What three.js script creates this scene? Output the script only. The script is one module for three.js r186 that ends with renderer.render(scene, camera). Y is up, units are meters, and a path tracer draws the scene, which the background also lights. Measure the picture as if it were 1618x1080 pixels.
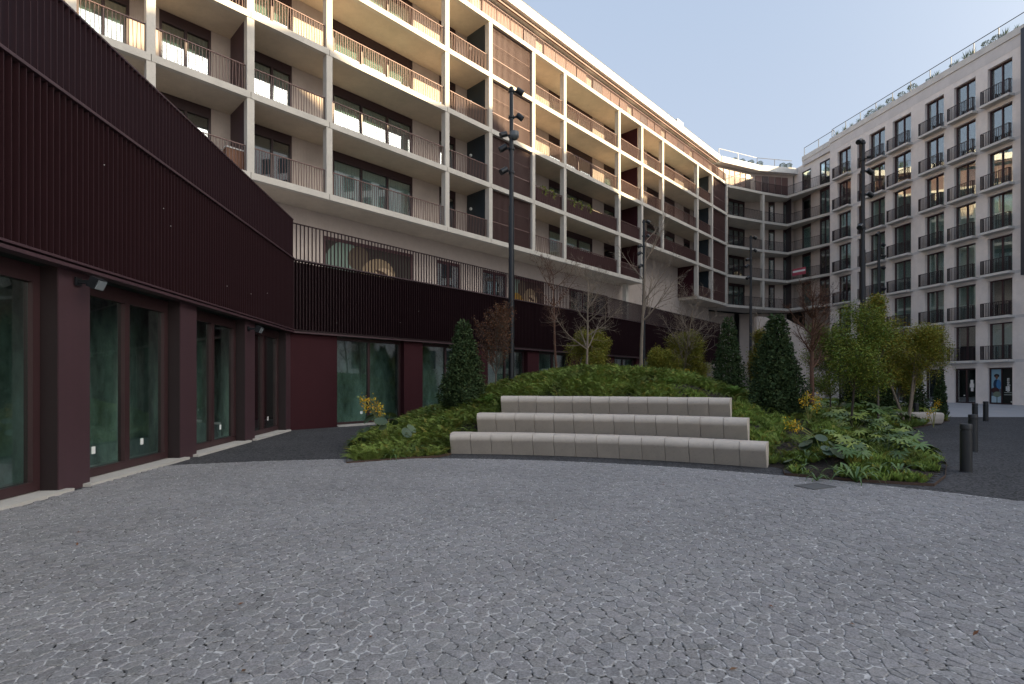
import * as THREE from 'three';
import { mergeGeometries, toCreasedNormals } from 'three/addons/utils/BufferGeometryUtils.js';

// ---------------------------------------------------------------- camera, sky, sun, exposure
const IW = 1618, IH = 1080, FPX = 820, CX = 809, HY = 604, EYE = 1.6;
const scene = new THREE.Scene();
const camera = new THREE.PerspectiveCamera(2 * Math.atan(IH / 2 / FPX) * 180 / Math.PI, IW / IH, 0.05, 900);
camera.position.set(0, EYE, 0);
camera.lookAt(0, EYE, -10);
camera.setViewOffset(IW, IH, 0, IH / 2 - HY, IW, IH);       // the lens is shifted up: verticals stay vertical
const renderer = new THREE.WebGLRenderer({ antialias: true });
renderer.toneMapping = THREE.LinearToneMapping;
renderer.toneMappingExposure = 3.0;
renderer.shadowMap.enabled = true;

const SUN = new THREE.Vector3(0.966, 0.385, 0.259).normalize();
{
  const w = 512, h = 256, data = new Float32Array(w * h * 4), dir = new THREE.Vector3();
  const zen = [0.127, 0.168, 0.240], mid = [0.188, 0.223, 0.279], hor = [0.275, 0.286, 0.305];
  for (let j = 0; j < h; j++) for (let i = 0; i < w; i++) {
    const el = ((j + 0.5) / h - 0.5) * Math.PI, az = ((i + 0.5) / w - 0.5) * 2 * Math.PI;
    dir.set(Math.cos(el) * Math.cos(az), Math.sin(el), Math.cos(el) * Math.sin(az));
    const e = Math.max(0, Math.sin(el)), c = Math.max(0, dir.dot(SUN));
    const glow = 0.85 * Math.pow(c, 5) + 1.9 * Math.pow(c, 16);
    const a = Math.min(1, e / 0.34), b = Math.min(1, Math.max(0, (e - 0.34) / 0.66));
    const k = (j * w + i) * 4, warm = [1.08, 1.0, 0.86];
    for (let q = 0; q < 3; q++) {
      const s = a * a * (3 - 2 * a);
      let v = hor[q] + (mid[q] - hor[q]) * s; v += (zen[q] - mid[q]) * b;
      data[k + q] = v + glow * warm[q];
    }
    data[k + 3] = 1;
  }
  const sky = new THREE.DataTexture(data, w, h, THREE.RGBAFormat, THREE.FloatType);
  sky.mapping = THREE.EquirectangularReflectionMapping; sky.magFilter = THREE.LinearFilter; sky.minFilter = THREE.LinearFilter; sky.needsUpdate = true;
  scene.background = sky; scene.environment = sky;
}
const sun = new THREE.DirectionalLight(new THREE.Color().setRGB(1, 0.78, 0.47), 5);
sun.position.copy(SUN).multiplyScalar(150).add(new THREE.Vector3(8, 8, -32));
sun.target.position.set(8, 8, -32);
sun.castShadow = true;
Object.assign(sun.shadow.camera, { left: -70, right: 70, top: 60, bottom: -60, near: 1, far: 320 });
sun.shadow.mapSize.set(4096, 4096);
scene.add(sun, sun.target);

// ---------------------------------------------------------------- helpers
function rng(seed) { let s = seed >>> 0; return () => { s = (s + 0x6D2B79F5) | 0; let t = Math.imul(s ^ (s >>> 15), 1 | s); t = (t + Math.imul(t ^ (t >>> 7), 61 | t)) ^ t; return ((t ^ (t >>> 14)) >>> 0) / 4294967296; }; }
const used = {};
function numbered(n) { const k = used[n] = (used[n] ?? -1) + 1; return k ? n + '_' + String(k).padStart(3, '0') : n; }
const V3 = (x, y, z) => new THREE.Vector3(x, y, z);
function shade(o) { o.castShadow = true; o.receiveShadow = true; return o; }
function tag(o, label, category, group) { o.userData.label = label; o.userData.category = category; if (group) o.userData.group = group; return o; }
function thing(name, label, category, x = 0, y = 0, z = 0, ry = 0, group) {
  const g = new THREE.Group(); g.name = numbered(name); g.position.set(x, y, z); g.rotation.y = ry; scene.add(g);
  return tag(g, label, category, group);
}
function part(parent, name, geo, mat, x = 0, y = 0, z = 0, ry = 0) {
  const m = shade(new THREE.Mesh(geo, mat)); m.name = name; m.position.set(x, y, z); m.rotation.y = ry; parent.add(m); return m;
}
function structure(name, geo, mat, y = 0) {
  const m = shade(new THREE.Mesh(geo, mat)); m.name = numbered(name); m.position.y = y; m.userData.kind = 'structure'; scene.add(m); return m;
}
function metreUV(g, ox = 0, oy = 0) {                            // uv in metres from the piece's own shape
  const p = g.attributes.position, n = g.attributes.normal, uv = new Float32Array(p.count * 2);
  for (let i = 0; i < p.count; i++) {
    const ax = Math.abs(n.getX(i)), ay = Math.abs(n.getY(i)), az = Math.abs(n.getZ(i));
    if (ay >= ax && ay >= az) { uv[2 * i] = p.getX(i) + ox; uv[2 * i + 1] = p.getZ(i) + oy; }
    else if (ax >= az) { uv[2 * i] = p.getZ(i) + ox; uv[2 * i + 1] = p.getY(i) + oy; }
    else { uv[2 * i] = p.getX(i) + ox; uv[2 * i + 1] = p.getY(i) + oy; }
  }
  g.setAttribute('uv', new THREE.BufferAttribute(uv, 2)); return g;
}
const boxes = new Map();
function box(w, h, d, v = 0) {                                   // cached, centred
  const k = [w, h, d].map((q) => q.toFixed(3)).join() + ',' + v;
  if (!boxes.has(k)) boxes.set(k, metreUV(new THREE.BoxGeometry(w, h, d), v * 1.37 + boxes.size * 0.61, v * 0.83 + boxes.size * 0.37));
  return boxes.get(k);
}
function bx(w, h, d, x = 0, y = 0, z = 0) { const g = new THREE.BoxGeometry(w, h, d); g.translate(x, y, z); return metreUV(g, x * 0.31, z * 0.17); }
function cyl(r0, r1, h, x = 0, y = 0, z = 0, n = 12) { const g = new THREE.CylinderGeometry(r1, r0, h, n); g.translate(x, y + h / 2, z); return g; }
const merge = (a) => mergeGeometries(a.map((g) => { const h = g.index ? g.toNonIndexed() : g; for (const k of Object.keys(h.attributes)) if (!['position', 'normal', 'uv', 'color'].includes(k)) h.deleteAttribute(k); return h; }));
// frames: a wall line seen from the court; t runs along it to the right, w out of it
function frame(X, d, ang) { const c = Math.cos(ang), s = Math.sin(ang); return { X, d, ang, U: [c, s], N: [s, -c] }; }
const tAt = (F, px, w = 0) => { const r = (px - CX) / FPX; return (r * (F.d + w * F.N[1]) - (F.X + w * F.N[0])) / (F.U[0] - r * F.U[1]); };
const ptOf = (F, t, w = 0) => [F.X + t * F.U[0] + w * F.N[0], F.d + t * F.U[1] + w * F.N[1]];

// ---------------------------------------------------------------- procedural textures
function valueNoise(size, cells, seed) {                         // tileable
  const R = rng(seed), g = new Float32Array(cells * cells).map(() => R()), out = new Float32Array(size * size);
  for (let y = 0; y < size; y++) for (let x = 0; x < size; x++) {
    const fx = x / size * cells, fy = y / size * cells, x0 = Math.floor(fx), y0 = Math.floor(fy);
    let a = fx - x0, b = fy - y0; a = a * a * (3 - 2 * a); b = b * b * (3 - 2 * b);
    const q = (i, j) => g[((j % cells) * cells) + (i % cells)];
    out[y * size + x] = (q(x0, y0) * (1 - a) + q(x0 + 1, y0) * a) * (1 - b) + (q(x0, y0 + 1) * (1 - a) + q(x0 + 1, y0 + 1) * a) * b;
  }
  return out;
}
function fbm(size, list, seed) { const o = new Float32Array(size * size); let tw = 0; list.forEach(([c, w], i) => { const n = valueNoise(size, c, seed + i * 7); tw += w; for (let k = 0; k < o.length; k++) o[k] += n[k] * w; }); for (let k = 0; k < o.length; k++) o[k] /= tw; return o; }
function tex(size, f, metres, srgb = false, metresY = metres) {                 // f(i, x, y) -> grey 0..1 or [r, g, b]
  const d = new Uint8Array(size * size * 4);
  for (let i = 0; i < size * size; i++) { let v = f(i, i % size, Math.floor(i / size)); if (!Array.isArray(v)) v = [v, v, v]; for (let q = 0; q < 3; q++) d[i * 4 + q] = Math.max(0, Math.min(255, v[q] * 255)); d[i * 4 + 3] = 255; }
  const t = new THREE.DataTexture(d, size, size); t.wrapS = t.wrapT = THREE.RepeatWrapping; t.magFilter = THREE.LinearFilter; t.minFilter = THREE.LinearMipmapLinearFilter; t.generateMipmaps = true;
  t.repeat.set(1 / metres, 1 / metresY); if (srgb) t.colorSpace = THREE.SRGBColorSpace; t.needsUpdate = true; return t;
}
const lin = (r, g, b) => new THREE.Color().setRGB(r, g, b);
const std = (c, rough, more = {}) => new THREE.MeshStandardMaterial({ color: c, roughness: rough, ...more });
const nA = fbm(512, [[4, 1], [9, 0.8], [23, 0.6], [61, 0.5], [160, 0.45]], 11);
const nB = fbm(512, [[128, 1], [220, 1]], 31);
const nC = fbm(512, [[3, 1], [7, 0.7], [17, 0.5]], 51);
const concreteMap = tex(512, (i) => 0.86 + 0.26 * (nA[i] - 0.5) + 0.16 * (nC[i] - 0.5) + (nB[i] > 0.78 ? -0.12 : 0), 3.1);
const concreteBump = tex(512, (i) => nA[i] * 0.5 + nB[i] * 0.5, 1.3);
const grainMap = tex(512, (i) => 0.88 + 0.3 * (nB[i] - 0.5) + 0.25 * (nC[i] - 0.5), 1.7);
const ribBump = tex(256, (i, x) => 0.5 + 0.5 * Math.cos(x / 256 * Math.PI * 2 * 16), 1.12);
const stainMap = tex(512, (i, x, y) => { const s = nC[(Math.floor(y * 0.25) * 512 + x) % 262144]; return 0.87 + 0.22 * (nA[i] - 0.5) + 0.2 * (s - 0.5); }, 2.7);
const gravelN = fbm(512, [[90, 1], [190, 1.4]], 77);
const gravelMap = tex(512, (i) => { const g = gravelN[i]; return 0.55 + 1.9 * (g - 0.5) + 0.35 * (nC[i] - 0.5); }, 2.6);
const gravelBump = tex(512, (i) => gravelN[i], 1.9);
const metalMap = tex(512, (i, x) => 0.9 + 0.25 * (nA[i] - 0.5) + 0.2 * (nC[(x * 3 % 512) + 512 * 40] - 0.5), 2.3);
const filmReflectionMap = tex(512, (i, x, y) => { const k = ((y >> 1) * 512 + ((x * 3) % 512)) % 262144, p = nC[i]; return 0.58 + 0.9 * (p - 0.5) + 0.7 * (nA[i] - 0.5) + 0.35 * (nC[k] - 0.5); }, 2.4, false, 4.4);  // dusty film mottle, with the mottled reflections of the panes painted in
const barkMap = tex(256, (i, x, y) => { const k = (Math.floor(y / 3) * 512 + x * 2) % 262144; return 0.75 + 0.7 * (nA[k] - 0.5) + 0.4 * (nB[k] - 0.5); }, 0.35);

const M = {
  concrete: std(lin(0.64, 0.59, 0.52), 0.85, { map: concreteMap, bumpMap: concreteBump, bumpScale: 0.004 }),
  soffit: std(lin(0.66, 0.565, 0.455), 0.88, { map: concreteMap }),
  white: std(lin(0.80, 0.78, 0.74), 0.7, { map: grainMap }),
  beige: std(lin(0.58, 0.49, 0.43), 0.9, { map: stainMap, bumpMap: ribBump, bumpScale: 0.006 }),
  pale: std(lin(0.92, 0.845, 0.795), 0.9, { map: stainMap, bumpMap: ribBump, bumpScale: 0.008 }),
  paleBand: std(lin(0.74, 0.70, 0.68), 0.9, { map: stainMap }),
  sill: std(lin(0.72, 0.69, 0.65), 0.85, { map: concreteMap }),
  slat: new THREE.MeshPhysicalMaterial({ color: lin(0.032, 0.0125, 0.0155), roughness: 0.55, map: metalMap, specularIntensity: 0.4 }),
  slatBack: std(lin(0.024, 0.010, 0.012), 0.8, { map: metalMap }),
  rail: std(lin(0.150, 0.082, 0.072), 0.5, { map: metalMap, metalness: 0.2 }),
  railDark: std(lin(0.034, 0.022, 0.026), 0.45, { map: metalMap, metalness: 0.2 }),
  redPanel: new THREE.MeshPhysicalMaterial({ color: lin(0.042, 0.010, 0.014), roughness: 0.75, map: metalMap, specularIntensity: 0.35 }),
  pillar: std(lin(0.062, 0.030, 0.037), 0.5, { map: metalMap }),
  frame: std(lin(0.045, 0.020, 0.022), 0.45, { map: metalMap }),
  frameRed: std(lin(0.075, 0.026, 0.030), 0.5, { map: metalMap }),
  blackMetal: std(lin(0.016, 0.018, 0.022), 0.42, { metalness: 0.3 }),
  bollard: std(lin(0.020, 0.021, 0.024), 0.5, { map: grainMap }),
  bench: std(lin(0.60, 0.53, 0.465), 0.8, { map: concreteMap, bumpMap: concreteBump, bumpScale: 0.003 }),
  threshold: std(lin(0.55, 0.52, 0.48), 0.8, { map: concreteMap }),
  asphalt: std(lin(0.085, 0.084, 0.092), 0.95, { map: gravelMap, bumpMap: gravelBump, bumpScale: 0.008 }),
  paving: std(lin(0.40, 0.40, 0.415), 0.9, { map: concreteMap }),
  sand: std(lin(0.58, 0.57, 0.57), 0.95, { map: gravelMap, bumpMap: gravelBump, bumpScale: 0.004 }),
  soil: std(lin(0.045, 0.030, 0.021), 1, { map: gravelMap, bumpMap: gravelBump, bumpScale: 0.02 }),
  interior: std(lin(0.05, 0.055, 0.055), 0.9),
  roomWall: std(lin(0.66, 0.73, 0.69), 0.9, { map: filmReflectionMap }),
  roomFloor: std(lin(0.55, 0.58, 0.57), 0.7, { map: concreteMap }),
  dark_sheet: std(lin(0.016, 0.007, 0.008), 0.6, { map: metalMap }),
  blueDoor: std(lin(0.022, 0.032, 0.040), 0.35),
  wood: std(lin(0.22, 0.085, 0.035), 0.6, { map: barkMap }),
  paper: std(lin(0.75, 0.75, 0.72), 0.8),
};
const glassOf = (c, ior) => new THREE.MeshPhysicalMaterial({ color: c, roughness: 0.02, transmission: 1, thickness: 0, ior, side: THREE.DoubleSide });
M.glass = glassOf(lin(0.78, 0.87, 0.85), 2.9);
M.shopGlass = glassOf(lin(0.72, 0.82, 0.79), 2.1);
M.railGlass = glassOf(lin(0.97, 0.98, 0.98), 1.3);
const curtains = [lin(0.66, 0.68, 0.68), lin(0.50, 0.56, 0.55), lin(0.30, 0.36, 0.36), lin(0.62, 0.55, 0.42), lin(0.2, 0.24, 0.25)].map((c) => std(c, 0.95));
// ---------------------------------------------------------------- ground
structure('ground', (() => { const g = new THREE.PlaneGeometry(700, 700, 1, 1); g.rotateX(-Math.PI / 2); return metreUV(g); })(), M.asphalt, 0);
const PC = { X: -2, d: -1, R: 11.85 };                           // the paved circle
const polar = (R, deg) => [PC.X + R * Math.sin(deg * Math.PI / 180), PC.d + R * Math.cos(deg * Math.PI / 180)];
function sheet(pts, y, mat, name) {
  const s = new THREE.Shape(pts.map(([x, d]) => new THREE.Vector2(x, d)));
  const g = new THREE.ShapeGeometry(s, 8); g.rotateX(-Math.PI / 2);
  return structure(name, metreUV(g), mat, y);
}
const wallA = frame(-5.855, 0, Math.PI / 2 + 0.0898);            // low building, long side next to the plaza
const KU = 17.47, K = ptOf(wallA, KU);
const wallB = frame(K[0], K[1], 48.73 * Math.PI / 180);          // and its side along the garden
const onPlaza = (x, d) => Math.hypot(x - PC.X, d - PC.d) < PC.R && x > ptOf(wallA, d)[0] + 0.12;
{ // plaza bed: the pale sand between the setts
  const pts = [[-5.2, -8], [16, -8]];
  for (let a = 96; a >= -24.5; a -= 2) { const p = polar(PC.R + 0.03, a); if (p[0] > ptOf(wallA, p[1])[0] + 0.1) pts.push(p); }
  sheet(pts, 0.0106, M.sand, 'plaza');
}
sheet([[16, 24], [60, 24], [60, 80], [12, 80], [15, 44]], 0.006, M.paving, 'pavement');

// setts: every stone is a cell of an irregular mosaic with its own edge, height and tilt
{
  const R = rng(5), S = 0.087, x0 = -6.7, x1 = 10.2, d0 = 1.5, d1 = 11.1;
  const nx = Math.ceil((x1 - x0) / S), nd = Math.ceil((d1 - d0) / S), P = [];
  for (let j = 0; j < nd; j++) for (let i = 0; i < nx; i++) P.push([x0 + (i + 0.5 * (j % 2) + 0.5 + (R() - 0.5) * 0.86) * S, d0 + (j + 0.5 + (R() - 0.5) * 0.86) * S]);
  const big = new Float32Array(nx * nd).map(() => R());
  const cells = [];
  for (let j = 1; j < nd - 1; j++) for (let i = 1; i < nx - 1; i++) {
    const c = P[j * nx + i];
    if (!onPlaza(c[0], c[1])) continue;
    let poly = [[-0.2, -0.2], [0.2, -0.2], [0.2, 0.2], [-0.2, 0.2]];
    const gap = 0.003 + 0.004 * R();
    for (let b = -2; b <= 2; b++) for (let a = -2; a <= 2; a++) {
      if (!a && !b) continue;
      const ii = i + a, jj = j + b; if (ii < 0 || jj < 0 || ii >= nx || jj >= nd) continue;
      const q = P[jj * nx + ii], vx = q[0] - c[0], vy = q[1] - c[1], L = Math.hypot(vx, vy), ux = vx / L, uy = vy / L, lim = L / 2 - gap, out = [];
      for (let k = 0; k < poly.length; k++) {
        const A = poly[k], B = poly[(k + 1) % poly.length], sa = A[0] * ux + A[1] * uy - lim, sb = B[0] * ux + B[1] * uy - lim;
        if (sa <= 0) out.push(A);
        if ((sa < 0 && sb > 0) || (sa > 0 && sb < 0)) { const t = sa / (sa - sb); out.push([A[0] + (B[0] - A[0]) * t, A[1] + (B[1] - A[1]) * t]); }
      }
      poly = out;
    }
    const cl = []; for (const p of poly) { const l = cl[cl.length - 1]; if (!l || Math.hypot(p[0] - l[0], p[1] - l[1]) > 0.006) cl.push(p); }
    if (cl.length < 3) continue;
    cells.push([c, cl, big[j * nx + i]]);
  }
  const seen = ([c]) => Math.abs(c[0]) < c[1] * 0.985 && c[1] > 2.72;
  cells.sort((a, b) => (seen(b) - seen(a)) || (a[0][1] - b[0][1]));
  function build(list, ox, oz) {
    const pos = [], nor = [], uv = [], col = [];
    for (const [c, cl, rnd] of list) {
      const h = 0.0146 + (R() - 0.5) * 0.006, tx = (R() - 0.5) * 0.06, td = (R() - 0.5) * 0.06, n = cl.length;
      const v = 0.93 + 0.16 * R() + (rnd > 0.97 ? -0.12 : 0) + 0.07 * Math.sin(c[0] * 1.3 + 2 * Math.sin(c[1] * 0.7)) * Math.sin(c[1] * 1.9 - c[0] * 0.5 + 1), tint = [v * (0.985 + 0.03 * R()), v, v * (1.0 + 0.04 * R())];
      const H = (p) => Math.max(0.006, h + p[0] * tx + p[1] * td);
      const rim = cl.map((p) => [c[0] + p[0], H(p) - 0.0035, -(c[1] + p[1])]);
      const bot = rim.map((p) => [p[0], -0.01, p[2]]);
      const top = cl.map((p) => { const L = Math.hypot(p[0], p[1]), k = Math.max(0.3, 1 - 0.006 / L); return [c[0] + p[0] * k, H([p[0] * k, p[1] * k]), -(c[1] + p[1] * k)]; });
      const nt = new THREE.Vector3(-tx, 1, td).normalize();
      const put = (p, N) => { pos.push(p[0] - ox, p[1], p[2] - oz); nor.push(N[0], N[1], N[2]); uv.push(p[0] + p[1] * 0.5 + rnd * 7, p[2] + rnd * 3); col.push(...tint); };
      const T = [nt.x, nt.y, nt.z];
      for (let k = 1; k < n - 1; k++) { put(top[0], T); put(top[k], T); put(top[k + 1], T); }
      for (let k = 0; k < n; k++) {
        const k2 = (k + 1) % n, ex = rim[k2][0] - rim[k][0], ez = rim[k2][2] - rim[k][2], L = Math.hypot(ex, ez) || 1, Nx = -ez / L, Nz = ex / L;
        const s = (Nx * (rim[k][0] - c[0]) + Nz * (rim[k][2] + c[1])) < 0 ? -1 : 1, B = [Nx * s * 0.6, 0.8, Nz * s * 0.6], W = [Nx * s, 0, Nz * s];
        put(rim[k], B); put(rim[k2], B); put(top[k2], B); put(rim[k], B); put(top[k2], B); put(top[k], B);
        put(bot[k], W); put(bot[k2], W); put(rim[k2], W); put(bot[k], W); put(rim[k2], W); put(rim[k], W);
      }
    }
    const g = new THREE.BufferGeometry();
    g.setAttribute('position', new THREE.Float32BufferAttribute(pos, 3)); g.setAttribute('normal', new THREE.Float32BufferAttribute(nor, 3));
    g.setAttribute('uv', new THREE.Float32BufferAttribute(uv, 2)); g.setAttribute('color', new THREE.Float32BufferAttribute(col, 3)); return g;
  }
  const settMap = tex(512, (i) => 0.78 + 0.75 * (nB[i] - 0.5) + 0.55 * (nA[i] - 0.5), 1.1);
  const settM = std(lin(0.298, 0.29, 0.29), 0.82, { map: settMap, bumpMap: gravelBump, bumpScale: 0.002, vertexColors: true });
  const top = new THREE.Group(); top.name = 'sett_paving'; top.userData.kind = 'structure'; scene.add(top);
  for (const c of cells.slice(0, 300)) { const o = part(top, 'sett', build([c], c[0][0], -c[0][1]), settM, c[0][0], 0, -c[0][1]); }
  const rest = part(top, 'setts', build(cells.slice(300), 0, 0), settM); rest.userData.kind = 'stuff';
}
{ // drain cover, let into the setts
  const t = thing('drain_cover', 'dark metal drain cover set flat among the grey setts', 'drain', 4.62, 0.016, -7.92, 0.42);
  part(t, 'cover_frame', merge([bx(0.5, 0.012, 0.03, 0, 0.004, 0.15), bx(0.5, 0.012, 0.03, 0, 0.004, -0.15), bx(0.03, 0.012, 0.27, 0.235, 0.004, 0), bx(0.03, 0.012, 0.27, -0.235, 0.004, 0)]), std(lin(0.09, 0.09, 0.092), 0.6));
  part(t, 'plate', bx(0.44, 0.01, 0.27), std(lin(0.11, 0.11, 0.112), 0.6, { map: grainMap }));
}

// ---------------------------------------------------------------- shared pieces of the facades
const curtainGeo = new Map();
function curtain(w, h) {
  const k = w.toFixed(1) + ',' + h.toFixed(1); if (curtainGeo.has(k)) return curtainGeo.get(k);
  const n = Math.max(8, Math.round(w * 26)), g = new THREE.PlaneGeometry(w, h, n, 1), p = g.attributes.position;
  for (let i = 0; i < p.count; i++) { const x = p.getX(i); p.setZ(i, 0.014 * Math.sin(x * 42) + 0.01 * Math.sin(x * 17 + 1)); }
  g.computeVertexNormals(); curtainGeo.set(k, g); return g;
}
const wr = rng(99);
// a window is its frame; panes, header and what hangs behind the glass are its pieces
function windowUnit(parent, u0, u1, y0, y1, w, panes, o = {}) {
  const W = u1 - u0, H = y1 - y0, hd = o.header ?? 0.06, fr = o.bar ?? 0.06, dep = o.depth ?? 0.1, cx = (u0 + u1) / 2, cy = (y0 + y1) / 2, fm = o.frame ?? M.frame;
  const gs = [bx(W, fr, dep, 0, -H / 2 + fr / 2, 0), bx(W, hd, dep, 0, H / 2 - hd / 2, 0), bx(fr, H - fr - hd, dep, -W / 2 + fr / 2, (fr - hd) / 2, 0), bx(fr, H - fr - hd, dep, W / 2 - fr / 2, (fr - hd) / 2, 0)];
  const pw = (W - fr) / panes, ph = H - fr - hd;
  for (let i = 1; i < panes; i++) gs.push(bx(fr, ph, dep, -W / 2 + fr / 2 + i * pw, (fr - hd) / 2, 0));
  const win = part(parent, 'window', merge(gs), fm, cx, cy, w, 0);
  if (o.turn) win.rotation.y = o.turn;
  for (let i = 0; i < panes; i++) part(win, 'pane', box(pw - fr, ph, 0.008), o.glass ?? M.glass, -W / 2 + fr / 2 + (i + 0.5) * pw, (fr - hd) / 2, -0.01);
  const c = o.curtain ?? -1;
  if (c >= 0) part(win, 'curtain', curtain(W - 0.04, H - 0.06), curtains[c], 0, 0, -0.14);
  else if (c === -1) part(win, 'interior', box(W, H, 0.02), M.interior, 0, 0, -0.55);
  return win;
}
// a railing is its handrail, posts and foot rail; its bars are one piece
function railing(parent, u0, u1, y, w, h, o = {}) {
  const W = u1 - u0, cx = (u0 + u1) / 2, mat = o.mat ?? M.rail, sp = o.spacing ?? 0.115, bd = o.depth ?? 0.036, bw = o.bar ?? 0.014;
  const r = part(parent, 'railing', bx(W, 0.03, 0.055, 0, h - 0.015, 0), mat, cx, y, w, o.turn ?? 0);
  const n = Math.max(2, Math.round(W / sp)), gs = [bx(W, 0.025, 0.03, 0, 0.06, 0)];
  for (let i = 0; i <= n; i++) { const b = new THREE.BoxGeometry(bw, h - 0.09, bd); if (i > 0 && i < n) b.rotateZ(i % 2 ? 0.022 : -0.022); b.translate(-W / 2 + bw / 2 + (W - bw) * i / n, 0.07 + (h - 0.11) / 2, 0); gs.push(metreUV(b, i * 0.3)); }
  const b = part(r, 'balusters', merge(gs), mat); b.userData.kind = 'stuff';
  return r;
}
// ---------------------------------------------------------------- the long apartment building with deep balconies
const FM = frame(-10.3, 20.4, 46.02 * Math.PI / 180);
const STO = 3.15, L0 = 9.7, ST = 0.26, BK = -1.85;               // storey, lowest slab, slab thickness, back wall
const postPx = [112, 238, 395, 519, 705, 773.5, 841.5, 891, 977, 1013, 1046, 1101, 1124, 1147];
const PT = postPx.map((x) => tAt(FM, x));
const LB = thing('apartment_building', 'long pale concrete apartment building with deep balconies in a sunlit upper grid', 'building', FM.X, 0, -FM.d, FM.ang);
{
  const N = PT.length - 1, tA = PT[0] - 3, tB = PT[N];
  const slabTop = (k) => L0 + STO * k + ST / 2;
  const missing = (i, k) => k === 0 && (i === 9 || i === 10);    // two-storey void
  for (let k = 0; k < 5; k++) {
    const runs = k === 0 ? [[tA, PT[9]], [PT[11], tB]] : [[tA, tB]];
    for (const [a, b] of runs) part(LB, 'floor_slab', box(b - a, ST - 0.01, 2.15, k), M.soffit, (a + b) / 2, L0 + STO * k, -1.1);
    for (let i = 0; i < N; i++) {
      if (missing(i, k)) continue;
      const a = PT[i] + 0.012, b = PT[i + 1] - 0.012;
      part(LB, 'edge_beam', box(b - a, ST, 0.22, (i + k) % 3), M.concrete, (a + b) / 2, L0 + STO * k, 0.02);
    }
  }
  for (let k = 0; k < 4; k++) for (let i = 0; i <= N; i++) {
    if (k === 0 && i === 10) continue;
    part(LB, 'column', box(0.27, STO - ST, 0.34, (i * 2 + k) % 4), M.concrete, PT[i], L0 + STO * (k + 0.5), -0.06);
  }
  // back wall: piers between the window bays, and windows set between the slabs
  const wins = [[120, 205, 2], [252, 334, 2], [398, 461.5, 2], [526, 652, 3], [694, 720, 1], [867, 936, 3], [954, 972, 1], [1022, 1066, 3], [1080, 1090, 1]].map(([a, b, n]) => [tAt(FM, a, BK), tAt(FM, b, BK), n]);
  let at = tA; const piers = [];
  for (const [a, b] of wins) { piers.push([at, a]); at = b; } piers.push([at, tB]);
  for (const [a, b] of piers) part(LB, 'wall', box(b - a, 22.2 - 9.572, 0.2), M.beige, (a + b) / 2, (22.2 + 9.572) / 2, BK - 0.1);
  wins.forEach(([a, b, n], j) => {
    for (let k = 0; k < 4; k++) {
      if (k === 0 && (j === 7 || j === 8)) { part(LB, 'wall', box(b - a, STO, 0.2), M.beige, (a + b) / 2, L0 - ST / 2 + 0.002 + STO / 2, BK - 0.1); continue; }
      const c = [-1, 0, 1, -1, 3, 2, 4, -1][Math.floor(wr() * 8)];
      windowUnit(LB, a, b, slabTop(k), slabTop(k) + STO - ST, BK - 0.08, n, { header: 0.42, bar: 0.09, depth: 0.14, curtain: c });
    }
  });
  // partitions between the flats
  for (const [i, mat] of [[1, M.pillar], [4, M.blueDoor], [8, M.redPanel], [11, M.blueDoor]]) for (let k = 0; k < 4; k++) {
    if (i === 9 && k === 0) continue;
    const p = part(LB, 'partition', box(0.06, STO - ST - 0.01, 1.5, k % 2), mat, PT[i + 1] - 0.1, L0 + STO * (k + 0.5), -1.05);
    if (mat === M.blueDoor) part(p, 'wall_lamp', new THREE.SphereGeometry(0.09, 12, 8), M.paper, -0.09, 0.55, -0.35);
  }
  // railings, and slatted screens in two of the bays
  for (let i = 0; i < N; i++) for (let k = 0; k < 4; k++) {
    if (missing(i, k)) continue;
    const a = PT[i] + 0.14, b = PT[i + 1] - 0.14, y = slabTop(k);
    if (i === 5 || i === 12) {
      const W = b - a, H = STO - ST, s = part(LB, 'slatted_screen', merge([bx(W, 0.05, 0.06, 0, 0.03, 0), bx(W, 0.04, 0.06, 0, 1.08, 0), bx(W, 0.05, 0.06, 0, H - 0.03, 0), bx(W, 0.03, 0.05, 0, 1.95, -0.03)]), M.rail, (a + b) / 2, y, -0.08);
      const gs = [], n = Math.round(W / 0.1); for (let q = 0; q <= n; q++) gs.push(bx(0.016, H - 0.1, 0.055, -W / 2 + 0.008 + (W - 0.016) * q / n, H / 2, 0));
      part(s, 'slats', merge(gs), M.rail).userData.kind = 'stuff';
      part(s, 'shutter', box(W, H, 0.04), M.slat, 0, H / 2, -0.16);
    } else railing(LB, a, b, y, -0.06, 1.06);
    if ((i >= 7 && i !== 11 && k < 2) || (i === 6 && k === 1)) {   // privacy sheets fixed behind the bars
      part(LB, 'rail_panel', box(b - a, 0.9, 0.012, k), M.redPanel, (a + b) / 2, y + 0.52, -0.11);
    }
  }
  // the end of the void: dark side wall of the far bays, fluted pier below
  part(LB, 'side_wall', box(0.1, STO - ST, 1.6), M.redPanel, PT[11] - 0.15, L0 + STO / 2, -1.05);
  // storey under the slab: wall, window band and printed panels behind the roof screen
  const yb = 5.55, yt = L0 - ST / 2;
  part(LB, 'wall', box(tB - tA, yt - 8.55, 0.2), M.beige, (tA + tB) / 2, (yt + 8.55) / 2, BK - 0.1);
  const low = [[512, 652, 4, 0], [690, 727, 2, -1], [762, 800, 2, 1], [803, 860, 3, -1], [900, 960, 3, -1]].map(([a, b, n, c]) => [tAt(FM, a, BK), tAt(FM, b, BK), n, c]);
  at = tA;
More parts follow.
